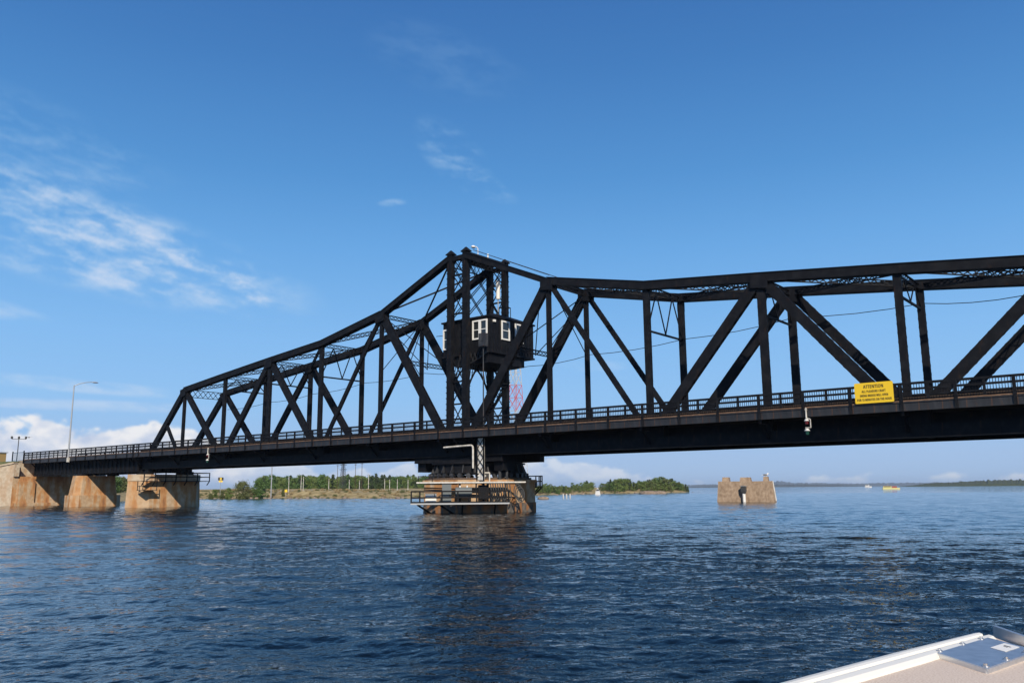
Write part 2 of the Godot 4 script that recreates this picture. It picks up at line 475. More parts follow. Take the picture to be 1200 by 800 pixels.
# ------------------------------------------------------------------ land
const SHORE := [[-130, 60], [-112, 30], [-100, 14], [-96, 6], [-96, -10], [-128, -38], [-150, -61], [-133, -70], [-123, -74], [-104, -78], [-86, -78], [-70, -95], [-75, -107], [-84, -125], [-110, -190], [-109, -222], [-104, -239], [-102, -258], [-120, -285], [-190, -350], [-420, -480]]
const INLAND := Vector3(-0.96, 0, -0.28)

func shore_at(q: float) -> Vector3:
	for i in SHORE.size() - 1:
		var a := Vector3(SHORE[i][0], 0, SHORE[i][1]); var b := Vector3(SHORE[i + 1][0], 0, SHORE[i + 1][1])
		var qa := a.x * 0.28 - a.z * 0.96; var qb := b.x * 0.28 - b.z * 0.96
		if q <= qb: return a.lerp(b, clampf((q - qa) / (qb - qa), 0, 1))
	return Vector3(SHORE[-1][0], 0, SHORE[-1][1])

func land_y(off: float, q: float, f: FastNoiseLite) -> float:
	var y := -0.5 + 2.2 * smoothstep(-2.0, 30.0, off) + 0.7 * smoothstep(20.0, 160.0, off)
	if q > 85.0: y += 0.5 * smoothstep(10.0, 60.0, off) - 0.35
	return y + f.get_noise_2d(off, q) * 0.65 * smoothstep(0.0, 10.0, off)

var land_noise: FastNoiseLite
func land_point(q: float, off: float) -> Vector3:
	var p := shore_at(q) + INLAND * off
	p.y = land_y(off, q, land_noise)
	return p

func build_land() -> void:
	land_noise = noise(FastNoiseLite.TYPE_SIMPLEX_SMOOTH, 0.06, 91, 3)
	var m := MB.new()
	var offs := [-3.0, -1.0, 0.5, 2.0, 4.0, 7.0, 11.0, 16.0, 24.0, 36.0, 55.0, 90.0, 160.0, 300.0, 600.0, 1500.0]
	var qs := []
	var q := -92.0
	while q < 345.0:
		qs.append(q); q += 2.0
	for i in qs.size() - 1:
		for k in offs.size() - 1:
			m.quad(land_point(qs[i], offs[k]), land_point(qs[i + 1], offs[k]), land_point(qs[i + 1], offs[k + 1]), land_point(qs[i], offs[k + 1]))
	face_up(m)
	part(self, "ground", m, "dry_grass").set_meta("kind", "structure")
	# embankment that carries the road to the bridge
	m = MB.new()
	var prev := []
	for k in 13:
		var x := -90.6 - k * 9.0
		var row := []
		var sp := minf(k * 0.75, 1.0)
		for e in [[2.6 + 11.4 * sp, -0.4], [2.55 + 7.5 * sp, 2.4], [2.5 + 2.1 * sp, 6.35], [2.3 + 0.3 * sp, 6.7], [-8.0, 6.7], [-8.6, 6.3], [-9.0 - 9.0 * sp, -0.4]]:
			row.append(Vector3(x + rng.randf_range(-0.6, 0.6) * (1 if k else 0), e[1] + (rng.randf_range(-0.15, 0.15) if k else 0.0), e[0]))
		if prev.size():
			for i in row.size() - 1: m.quad(row[i], prev[i], prev[i + 1], row[i + 1])
		else:
			for i in range(1, row.size() - 1): m.tri(row[0], row[i], row[i + 1])
		prev = row
	part(self, "embankment_ground", m, "green_grass").set_meta("kind", "structure")
	# loose shore stones along the visible water's edge
	for i in 70:
		q = rng.randf_range(14.0, 52.0) if i < 46 else rng.randf_range(82.0, 215.0)
		var c := land_point(q, rng.randf_range(-0.6, 5.0))
		var s := rng.randf_range(0.18, 0.6)
		m = MB.new()
		m.ball(Vector3.ZERO, Vector3(s * rng.randf_range(0.8, 1.4), s * 0.55, s), 7, 4)
		for k in m.v.size():
			m.v[k] *= 1.0 + 0.22 * land_noise.get_noise_3dv(m.v[k] * 40.0 + c)
		var o := part(self, "shore_stone", m, "shore_rock")
		o.position = Vector3(c.x, maxf(c.y, 0.0) + s * 0.15, c.z)
		describe(o, "small pale stone at the water's edge of the grassy far bank", "stone", "stones along the far bank")

# ------------------------------------------------------------------ piers
func build_piers() -> void:
	# rest pier under the end of the swing span, with a pointed nose towards the camera side
	var t := thing("rest_pier", "tan concrete bridge pier with pointed nose and black railing under truss end", "pier", Vector3(-54.5, 0, -2.6))
	var m := MB.new()
	var foot := [Vector2(0, 5.1), Vector2(2.0, 2.9), Vector2(2.0, -3.8), Vector2(0, -5.4), Vector2(-2.0, -3.8), Vector2(-2.0, 2.9)]
	var head := []
	for p in foot: head.append(p * Vector2(0.86, 0.94))
	m.plan(foot, -2.5, 3.3, head)
	part(t, "shaft", m, "rusty_concrete")
	m = MB.new()
	var cap := []
	for p in foot: cap.append(p * Vector2(0.9, 0.955))
	m.plan(cap, 3.3, 4.12)
	part(t, "cap", m, "pale_concrete")
	for x in [-0.9, 0.9]:
		for z in [2.6, -2.9]:
			m = MB.new(); m.box(x - 0.45, x + 0.45, 4.12, 4.5, z - 0.45, z + 0.45); m.box(x - 0.3, x + 0.3, 4.5, 4.8, z - 0.3, z + 0.3)
			part(t, "bearing_block", m, "black_steel")
	# maintenance walkway and its rails round the pier head
	var w := thing("pier_walkway", "black steel walkway with open railing round the tan pier head", "walkway", Vector3(-54.5, 0, -2.6))
	m = MB.new(); m.box(1.85, 2.45, 3.22, 3.3, -4.4, 4.0); part(w, "deck", m, "black_steel")
	m = MB.new(); m.box(-2.4, 2.45, 3.22, 3.3, -5.1, -4.4); part(w, "deck", m, "black_steel")
	for z in [3.95, 2.5, 1.1, -0.3, -1.8, -3.3, -5.05]:
		m = MB.new(); m.beam(Vector3(2.42, 3.2, z), Vector3(2.42, 4.35, z), 0.1, 0.1); part(w, "railing_post", m, "black_steel")
		m = MB.new(); m.beam(Vector3(2.38, 3.2, z), Vector3(1.85, 2.75, z), 0.09, 0.09); part(w, "bracket", m, "black_steel")
	for y in [3.8, 4.32]:
		m = MB.new(); m.beam(Vector3(2.42, y, 4.0), Vector3(2.42, y, -5.1), 0.07, 0.1); part(w, "rail", m, "black_steel")
		m = MB.new(); m.beam(Vector3(2.38, y, -5.07), Vector3(-2.4, y, -5.07), 0.07, 0.1); part(w, "rail", m, "black_steel")
	# lower landing cage on the nose
	m = MB.new(); m.box(1.4, 2.9, 2.1, 2.16, 2.4, 4.3); part(w, "landing", m, "black_steel")
	for e in [[2.85, 4.25], [2.85, 2.45], [1.5, 4.25]]:
		m = MB.new(); m.beam(Vector3(e[0], 2.1, e[1]), Vector3(e[0], 3.25, e[1]), 0.07, 0.07); part(w, "railing_post", m, "black_steel")
	m = MB.new(); m.beam(Vector3(2.85, 2.65, 4.25), Vector3(2.85, 2.65, 2.45), 0.06, 0.07); part(w, "rail", m, "black_steel")
	m = MB.new(); m.beam(Vector3(2.85, 2.65, 4.25), Vector3(1.5, 2.65, 4.25), 0.06, 0.07); part(w, "rail", m, "black_steel")
	# approach pier on a wider plinth
	t = thing("approach_pier", "orange-stained concrete pier on a wider plinth beside the abutment", "pier", Vector3(-70.6, 0, -1.0))
	m = MB.new()
	m.plan([Vector2(-0.8, 3.5), Vector2(0.8, 3.5), Vector2(1.6, 2.6), Vector2(1.6, -2.6), Vector2(0.8, -3.5), Vector2(-0.8, -3.5), Vector2(-1.6, -2.6), Vector2(-1.6, 2.6)], -2.5, 1.55)
	part(t, "plinth", m, "rusty_concrete")
	m = MB.new()
	var lo := [Vector2(-0.6, 3.1), Vector2(0.6, 3.1), Vector2(1.3, 2.3), Vector2(1.3, -2.7), Vector2(-1.3, -2.7), Vector2(-1.3, 2.3)]
	var hi := []
	for p in lo: hi.append(p * Vector2(0.85, 0.88))
	m.plan(lo, 1.55, 4.2, hi)
	part(t, "shaft", m, "rusty_concrete")
	for z in [1.6, -2.6]:
		m = MB.new(); m.box(-0.8, 0.8, 4.2, 4.52, z - 0.5, z + 0.5); part(t, "bearing_block", m, "black_steel")
	# abutment with splayed wing wall
	t = thing("abutment", "pale concrete bridge abutment with sloping wing wall at the bank", "abutment", Vector3(-87.5, 0, 0))
	m = MB.new(); m.box(-3.0, 0.0, -2.5, 4.35, -9.0, 3.3); part(t, "breast_wall", m, "rusty_concrete")
	m = MB.new(); m.box(-3.0, -1.4, 4.35, 6.42, -9.0, 2.58); part(t, "back_wall", m, "pale_concrete")
	m = MB.new(); m.box(0.0, 0.35, -2.5, 3.6, 0.2, 2.5); part(t, "pilaster", m, "rusty_concrete")
	m = MB.new(); m.box(0.0, 0.55, -2.5, 0.45, -9.0, 3.0); part(t, "footing", m, "rusty_concrete")
	m = MB.new()
	var wall := [[0.0, 3.3, 6.25], [-2.6, 5.2, 5.65], [-7.0, 8.4, 4.4], [-13.0, 12.6, 2.2]]
	for i in 3:
		var a: Array = wall[i]; var b: Array = wall[i + 1]
		m.hexa([Vector3(a[0], -2.5, a[1]), Vector3(a[0] - 0.9, -2.5, a[1] - 1.2), Vector3(b[0] - 0.9, -2.5, b[1] - 1.2), Vector3(b[0], -2.5, b[1]), Vector3(a[0], a[2], a[1]), Vector3(a[0] - 0.6, a[2], a[1] - 0.8), Vector3(b[0] - 0.6, b[2], b[1] - 0.8), Vector3(b[0], b[2], b[1])])
	fix_out(m)
	part(t, "wing_wall", m, "pale_concrete")
	m = MB.new()
	for i in 3:
		var a: Array = wall[i]; var b: Array = wall[i + 1]
		m.beam(Vector3(a[0] - 0.25, a[2] + 0.12, a[1] - 0.3), Vector3(b[0] - 0.25, b[2] + 0.12, b[1] - 0.3), 1.1, 0.24)
	part(t, "coping", m, "pale_concrete")
	m = MB.new()
	for i in 3:
		var a: Array = wall[i]; var b: Array = wall[i + 1]
		var za: float = -5.7 - a[1]; var zb: float = -5.7 - b[1]
		m.hexa([Vector3(a[0], -2.5, za), Vector3(b[0], -2.5, zb), Vector3(b[0] - 0.9, -2.5, zb + 1.2), Vector3(a[0] - 0.9, -2.5, za + 1.2), Vector3(a[0], a[2], za), Vector3(b[0], b[2], zb), Vector3(b[0] - 0.6, b[2], zb + 0.8), Vector3(a[0] - 0.6, a[2], za + 0.8)])
	fix_out(m)
	part(t, "wing_wall", m, "old_concrete")
	m = MB.new(); m.box(-3.0, 0.3, 4.35, 6.15, 2.6, 3.3); part(t, "cheek_wall", m, "pale_concrete")

func face_up(m: MB) -> void:
	for i in range(0, m.v.size(), 3):
		if m.n[i].y < 0:
			var s := m.v[i + 1]; m.v[i + 1] = m.v[i + 2]; m.v[i + 2] = s
			for k in 3: m.n[i + k] = -m.n[i + k]

func fix_out(m: MB) -> void:
	# turn every triangle's normal away from the middle of its mesh
	var c := Vector3.ZERO
	for p in m.v: c += p / m.v.size()
	for i in range(0, m.v.size(), 3):
		var mid := (m.v[i] + m.v[i + 1] + m.v[i + 2]) / 3.0
		if m.n[i].dot(mid - c) < 0:
			var s := m.v[i + 1]; m.v[i + 1] = m.v[i + 2]; m.v[i + 2] = s
			for k in 3: m.n[i + k] = -m.n[i + k]

# ------------------------------------------------------------------ swing span
func truss(t: Node3D, z: float) -> void:
	var m: MB
	var out := 1.0 if z > -1.0 else -1.0
	for i in range(1, 12):
		m = MB.new()
		var a := P(i, true, z); var b := P(i + 1, true, z)
		if i == 6:
			m.beam(a + Vector3(0, -0.1, 0), b + Vector3(0, -0.1, 0), 0.4, 0.35)
			part(t, "tower_tie", m, "black_steel")
			continue
		var slim := 0.5 if i == 5 or i == 7 else 0.62
		m.beam(a, b, 0.56, slim)
		m.beam(a + Vector3(0, slim / 2 + 0.02, 0), b + Vector3(0, slim / 2 + 0.02, 0), 0.68, 0.04)
		for e in [-1.0, 1.0]:
			m.beam(a + Vector3(0, -slim / 2 + 0.05, 0.32 * e), b + Vector3(0, -slim / 2 + 0.05, 0.32 * e), 0.07, 0.1)
		part(t, "top_chord", m, "black_steel")
	for e in [[0, 1], [13, 12]]:
		m = MB.new(); laced(m, P(e[0], false, z), P(e[1], true, z), 0.46, 0.72); part(t, "end_post", m, "black_steel")
		m = MB.new()
		var p := P(e[0], false, z).lerp(P(e[1], true, z), 0.54)
		m.beam(p, Vector3(SPAN[e[1]], 5.4, z), 0.3, 0.34); part(t, "knee_strut", m, "black_steel")
	var wide := {1: 0.36, 2: 0.44, 3: 0.54, 4: 0.48, 5: 0.36}
	for i in [1, 2, 3, 4, 5, 8, 9, 10, 11, 12]:
		m = MB.new()
		laced(m, Vector3(SPAN[i], 5.2, z), Vector3(SPAN[i], TOPS[i] - 0.6, z), 0.3, wide[mini(i, 13 - i)])
		part(t, "vertical_post", m, "black_steel")
	for e in [[1, 2, 0.66], [3, 2, 0.66], [3, 4, 0.72], [5, 4, 0.4], [5, 6, 0.78]]:
		for side in 2:
			var a: int = e[0] if side == 0 else 13 - e[0]
			var b: int = e[1] if side == 0 else 13 - e[1]
			m = MB.new()
			laced(m, P(a, true, z), P(b, false, z), 0.38 if e[2] > 0.5 else 0.24, e[2])
			part(t, "diagonal", m, "black_steel")
	for i in 13:
		m = MB.new()
		m.box(SPAN[i], SPAN[i + 1], 4.82, 5.62, z - 0.3, z + 0.3)
		m.box(SPAN[i], SPAN[i + 1], 4.79, 4.83, z - 0.4, z + 0.4)
		part(t, "bottom_chord", m, "black_steel")
	# gusset plates where members meet
	for i in [1, 3, 5, 8, 10, 12]:
		for e in [-1.0, 1.0]:
			m = MB.new()
			m.obox(Vector3(SPAN[i], TOPS[i] - 0.62, z + e * 0.35), Vector3(0.62, 0.09 * (1 if i < 6 else -1), 0), Vector3(0, 0.46, 0), Vector3(0, 0, 0.018))
			part(t, "gusset_plate", m, "black_steel")
	for i in [2, 4, 6, 7, 9, 11]:
		for e in [-1.0, 1.0]:
			m = MB.new()
			m.obox(Vector3(SPAN[i], 6.25, z + e * 0.34), Vector3(1.2, 0, 0), Vector3(0, 0.75, 0), Vector3(0, 0, 0.018))
			part(t, "gusset_plate", m, "black_steel")
	# tower columns with pyramid caps and rivet-batten edges
	for i in [6, 7]:
		m = MB.new()
		var x: float = SPAN[i]
		m.box(x - 0.26, x + 0.26, 4.9, 23.2, z - 0.24, z - 0.19); m.box(x - 0.26, x + 0.26, 4.9, 23.2, z + 0.19, z + 0.24)
		m.box(x - 0.3, x - 0.25, 4.9, 23.2, z - 0.19, z + 0.19); m.box(x + 0.25, x + 0.3, 4.9, 23.2, z - 0.19, z + 0.19)
		var y := 7.4
		while y < 22.6:
			for e in [-1.0, 1.0]: m.box(x - 0.31, x + 0.31, y, y + 0.09, z + e * 0.25 - 0.015, z + e * 0.25 + 0.015)
			y += 0.5
		var c := part(t, "tower_column", m, "black_steel")
		m = MB.new()
		m.box(x - 0.4, x + 0.4, 23.2, 23.3, z - 0.32, z + 0.32)
		var k := [Vector2(x - 0.38, z + 0.3), Vector2(x + 0.38, z + 0.3), Vector2(x + 0.38, z - 0.3), Vector2(x - 0.38, z - 0.3)]
		m.plan(k, 23.3, 23.66, [Vector2(x - 0.05, z + 0.05), Vector2(x + 0.05, z + 0.05), Vector2(x + 0.05, z - 0.05), Vector2(x - 0.05, z - 0.05)])
		part(c, "column_cap", m, "black_steel")
	# lattice between the two columns of this side
	for e in [[17.6, 19.5], [19.5, 21.2], [21.2, 22.8], [7.4, 9.4], [9.4, 11.4], [11.4, 13.4]]:
		for s in [-1.0, 1.0]:
			m = MB.new(); m.beam(Vector3(-0.64 * s, e[0], z + 0.04 * s), Vector3(0.64 * s, e[1], z + 0.04 * s), 0.05, 0.09); part(t, "tower_brace", m, "black_steel")
		m = MB.new(); m.beam(Vector3(-0.64, e[0], z), Vector3(0.64, e[0], z), 0.2, 0.12); part(t, "tower_brace", m, "black_steel")

func build_swing_span() -> void:
	var t := thing("swing_bridge", "long black steel truss swing bridge with a tall central tower", "bridge")
	truss(t, 0.0)
	truss(t, -TW)
	var m: MB
	# top laterals and sway frames
	for i in range(1, 12):
		if i == 6: continue
		for s in 2:
			m = MB.new()
			var a := P(i, true, 0.0 if s == 0 else -TW); var b := P(i + 1, true, -TW if s == 0 else 0.0)
			var dy := Vector3(0, 0.05 - 0.16 * s, 0)
			a += (b - a).normalized() * 0.3; b -= (b - a).normalized() * 0.3
			if i == 5 or i == 7: m.beam(a + dy, b + dy, 0.12, 0.14)
			else: lattice(m, a + dy, b + dy, 0.44, 0.07, 0.5)
			part(t, "top_lateral", m, "black_steel")
	for i in [1, 2, 3, 4, 5, 8, 9, 10, 11, 12]:
		var a := P(i, true, 0.0); var b := P(i, true, -TW)
		m = MB.new()
		if i == 1 or i == 12:
			lattice(m, a + Vector3(0, -0.35, -0.3), b + Vector3(0, -0.35, 0.3), 0.95, 0.07, 0.7)
			part(t, "portal_strut", m, "black_steel")
			continue
		lattice(m, a + Vector3(0, -0.12, -0.3), b + Vector3(0, -0.12, 0.3), 0.42, 0.05, 0.45)
		part(t, "top_strut", m, "black_steel")
		if i == 5 or i == 8:
			continue
		m = MB.new()
		m.beam(Vector3(SPAN[i], 13.6, -0.2), Vector3(SPAN[i], 13.6, -TW + 0.2), 0.12, 0.14)
		part(t, "sway_strut", m, "black_steel")
		var yt: float = TOPS[i] - 0.6
		for e in [[0.0, 13.65, 0.27, yt], [0.27, yt, 0.5, 13.65], [0.5, 13.65, 0.73, yt], [0.73, yt, 1.0, 13.65]]:
			m = MB.new(); m.beam(Vector3(SPAN[i] + 0.02, e[1], -TW * e[0]), Vector3(SPAN[i] + 0.02, e[3], -TW * e[2]), 0.06, 0.1); part(t, "sway_brace", m, "black_steel")
	# cross struts and rods between the tower diagonals
	for s in [-1.0, 1.0]:
		m = MB.new(); lattice(m, Vector3(6.3 * s, 13.75, -0.2), Vector3(6.3 * s, 13.75, -TW + 0.2), 0.42, 0.05, 0.45); part(t, "cross_strut", m, "black_steel")
		for k in 2:
			m = MB.new()
			var z0 := 0.0 if k == 0 else -TW
			m.tube(Vector3(6.3 * s, 13.9, z0 - (0.2 if k == 0 else -0.2)), Vector3(9.9 * s, 18.5, -TW - z0 + (0.2 if k == 0 else -0.2)), 0.045)
			part(t, "sway_rod", m, "black_steel")
			m = MB.new()
			m.tube(Vector3(6.6 * s, 13.4, -TW * 0.5), Vector3(9.2 * s, 17.4, -TW - z0), 0.04)
			part(t, "sway_rod", m, "black_steel")
			m = MB.new()
			m.tube(Vector3(10.18 * s, 19.0, z0), Vector3(10.18 * s, 13.2, -TW - z0), 0.04)
			part(t, "sway_rod", m, "black_steel")
	# tower head: cross girders, cross bracing over the cabin, arched bracing below
	for i in [6, 7]:
		var x: float = SPAN[i]
		m = MB.new(); lattice(m, Vector3(x, 22.55, -0.3), Vector3(x, 22.55, -TW + 0.3), 0.95, 0.06, 0.5); m.beam(Vector3(x, 23.1, -0.3), Vector3(x, 23.1, -TW + 0.3), 0.5, 0.12)
		part(t, "tower_cross_girder", m, "black_steel")
		for e in [[17.4, 22.1]]:
			for k in 2:
				for o in [-0.12, 0.12]:
					m = MB.new(); m.beam(Vector3(x + 0.05 * (k * 2 - 1), e[k] + o, -0.35), Vector3(x + 0.05 * (k * 2 - 1), e[1 - k] + o, -TW + 0.35), 0.06, 0.07); part(t, "tower_cross_brace", m, "black_steel")
		for k in 6:
			m = MB.new()
			var z0 := -0.35 - k * 0.35; var z1 := z0 - 0.35
			var y0 := 13.05 - 2.1 * pow(1.0 - k / 6.0, 2.0); var y1 := 13.05 - 2.1 * pow(1.0 - (k + 1) / 6.0, 2.0)
			m.beam(Vector3(x, y0, z0), Vector3(x, y1, z1), 0.14, 0.1)
			m.beam(Vector3(x, y0, z0), Vector3(x, 13.0, z1), 0.04, 0.06)
			part(t, "arched_knee_brace", m, "black_steel")
			m = MB.new()
			m.beam(Vector3(x, y0, -TW - z0), Vector3(x, y1, -TW - z1), 0.14, 0.1)
			m.beam(Vector3(x, y0, -TW - z0), Vector3(x, 13.0, -TW - z1), 0.04, 0.06)
			part(t, "arched_knee_brace", m, "black_steel")
	m = MB.new(); m.box(-1.1, 1.1, 23.18, 23.24, -TW + 0.45, -0.45); part(t, "tower_platform", m, "black_steel")
	for z in [-0.5, -TW + 0.5]:
		m = MB.new(); m.beam(Vector3(1.35, 23.42, z), Vector3(9.9, 19.6, z), 0.05, 0.06); part(t, "chord_hand_rail", m, "grey_steel")
	# floor: cross beams, stringers, timber deck, kerbs
	for i in 14:
		m = MB.new(); m.box(SPAN[i] - 0.2, SPAN[i] + 0.2, 5.0, 6.25, -TW - 0.3, 0.3); part(t, "floor_beam", m, "black_steel")
		m = MB.new(); m.plan([Vector2(SPAN[i] - 0.1, 1.52), Vector2(SPAN[i] + 0.1, 1.52), Vector2(SPAN[i] + 0.1, 0.36), Vector2(SPAN[i] - 0.1, 0.36)], 6.05, 6.5); m.beam(Vector3(SPAN[i], 5.15, 0.38), Vector3(SPAN[i], 6.2, 1.4), 0.14, 0.14); part(t, "walkway_bracket", m, "black_steel")
	for z in [-1.0, -2.2, -3.3, -4.5]:
		m = MB.new(); m.box(-54.6, 54.6, 5.35, 6.3, z - 0.15, z + 0.15); part(t, "stringer", m, "black_steel")
	for i in 13:
		m = MB.new(); m.box(SPAN[i] + 0.01, SPAN[i + 1] - 0.01, 6.52, 6.78, -TW - 0.9, 1.5); part(t, "deck_panel", m, "deck_timber")
		for z in [0.62, -TW - 0.55]:
			m = MB.new(); m.box(SPAN[i] + 0.02, SPAN[i + 1] - 0.02, 6.78, 7.16, z - 0.12, z + 0.12); part(t, "timber_kerb", m, "deck_timber")
	for z in [-TW - 0.98]:
		m = MB.new(); m.box(-54.6, 54.6, 6.28, 6.83, z - 0.04, z + 0.04); part(t, "far_fascia", m, "grey_steel")
	railing(t, -54.6, 54.6, 1.6, 28.4, 2.92, true)
	railing(t, -54.6, 54.6, -TW - 0.9, 28.4, 2.92, false)

# edge plate, timber edge board and railing; parts are shared by all bays
func railing(t: Node3D, x0: float, x1: float, z: float, start: float, step: float, fascia: bool) -> void:
	var r := Node3D.new()
	r.name = "railing"; t.add_child(r, true)
	var xs := []
	var k := ceili((x0 - start) / step)
	while start + k * step < x1:
		xs.append(start + k * step); k += 1
	if xs[0] - x0 > 0.4: xs.push_front(x0)
	if x1 - xs[-1] > 0.4: xs.append(x1)
	var lib := {}
	for i in xs.size():
		var x: float = xs[i]
		if not lib.has("post"):
			var m := MB.new(); m.box(-0.09, 0.09, -0.62, 1.06, -0.06, 0.06); lib["post"] = m.mesh()
		part(r, "railing_post", lib["post"], "black_steel").position = Vector3(x, 6.9, z + 0.06)
		if i == xs.size() - 1: break
		var d: float = xs[i + 1] - x
		var key := "%.2f" % d
		if not lib.has(key):
			var m := MB.new(); m.box(0.02, d - 0.02, -0.61, -0.06, -0.04, 0.04); m.box(0.02, d - 0.02, -0.13, -0.07, 0.04, 0.085); m.box(0.02, d - 0.02, -0.61, -0.56, 0.04, 0.085)
			var w := MB.new(); w.box(0.1, d - 0.1, -0.055, 0.02, -0.12, 0.085)
			var tr := MB.new(); tr.box(0, d, 0.93, 1.07, -0.05, 0.05)
			var mr := MB.new(); mr.box(0, d, 0.6, 0.73, -0.03, 0.03)
			var lr := MB.new(); lr.box(0, d, 0.26, 0.36, -0.03, 0.03)
			var bl := MB.new()
			var nb := int(d / 0.145)
			for j in range(1, nb): bl.box(d * j / nb - 0.017, d * j / nb + 0.017, 0.02, 0.96, -0.045, -0.031)
			var ip := MB.new(); ip.box(d * 0.5 - 0.075, d * 0.5 + 0.075, 0.02, 0.96, -0.03, 0.03)
			lib[key] = [m.mesh(), w.mesh(), tr.mesh(), mr.mesh(), lr.mesh(), bl.mesh(), ip.mesh()]
		var at := Vector3(x, 6.9, z)
		if fascia:
			part(t, "edge_plate", lib[key][0], "grey_steel").position = at
			part(t, "edge_board", lib[key][1], "timber").position = at + Vector3(0, rng.randf_range(-0.012, 0.012), 0)
			part(r, "baluster_row", lib[key][5], "black_steel", "stuff").position = at
		part(r, "top_rail", lib[key][2], "black_steel").position = at
		part(r, "middle_rail", lib[key][3], "black_steel").position = at
		part(r, "lower_rail", lib[key][4], "black_steel").position = at
		part(r, "short_post", lib[key][6], "black_steel").position = at

# ------------------------------------------------------------------ approach span
func build_approach() -> void:
	var t := thing("approach_span", "black plate girder approach span between the abutment and truss", "bridge")
	var m: MB
	for z in [0.55, -TW - 0.4]:
		m = MB.new()
		m.box(-86.9, -55.1, 4.5, 6.3, z - 0.03, z + 0.03)
		m.box(-86.9, -55.1, 4.47, 4.53, z - 0.22, z + 0.22); m.box(-86.9, -55.1, 6.28, 6.34, z - 0.22, z + 0.22)
		var g := part(t, "plate_girder", m, "black_steel")
		var x := -86.6
		var rib := MB.new(); rib.box(-0.05, 0.05, 4.54, 6.27, 0.03, 0.19)
		var shape := rib.mesh()
		while x < -55.2:
			part(g, "stiffener", shape, "black_steel").position = Vector3(x, 0, z)
			x += 1.16
	for i in 8:
		m = MB.new(); m.box(-87.3 + i * 4.05, -87.3 + i * 4.05 + 4.03, 6.5, 6.78, -TW - 0.9, 1.5); part(t, "deck_panel", m, "deck_timber")
		m = MB.new(); m.box(-86.5 + i * 4.3, -86.5 + i * 4.3 + 0.2, 5.2, 6.3, -TW - 0.36, 0.5); part(t, "cross_frame", m, "black_steel")
		m = MB.new(); m.beam(Vector3(-86.4 + i * 4.3, 5.6, 0.6), Vector3(-86.4 + i * 4.3, 6.45, 1.5), 0.14, 0.14); part(t, "walkway_bracket", m, "black_steel")
	m = MB.new(); m.box(-91.0, -87.32, 6.45, 6.78, -TW - 0.9, 1.5); part(t, "deck_panel", m, "pale_concrete")
	railing(t, -88.4, -54.8, 1.6, -56.3, 2.92, true)
	railing(t, -88.4, -54.8, -TW - 0.9, -56.3, 2.92, false)

# ------------------------------------------------------------------ control cabin
func window_unit(t: Node3D, c: Vector3, right: Vector3, w: float, h: float, panes: int) -> void:
	var out := right.cross(Vector3.UP)
	var f := MB.new()
	var fr := 0.13
	for e in [-1.0, 1.0]:
		f.obox(c + right * e * (w / 2 - fr / 2) + out * 0.05, right * fr / 2, Vector3(0, h / 2, 0), out * 0.05)
		f.obox(c + Vector3(0, e * (h / 2 - fr / 2), 0) + out * 0.05, right * (w / 2 - fr), Vector3(0, fr / 2, 0), out * 0.05)
	for k in range(1, panes):
		f.obox(c + right * (w * (float(k) / panes - 0.5)) + out * 0.05, right * 0.13, Vector3(0, h / 2 - fr, 0), out * 0.05)
	f.obox(c + out * 0.035, right * (w / 2 - fr), Vector3(0, 0.03, 0), out * 0.03)
	var win := part(t, "window", f, "white_paint")
	for k in panes:
		var m := MB.new()
		m.obox(c + right * (w * ((k + 0.5) / panes - 0.5)) + out * 0.01, right * (w / panes / 2 - 0.06), Vector3(0, h / 2 - 0.06, 0), out * 0.008)
		part(win, "pane", m, "glass")

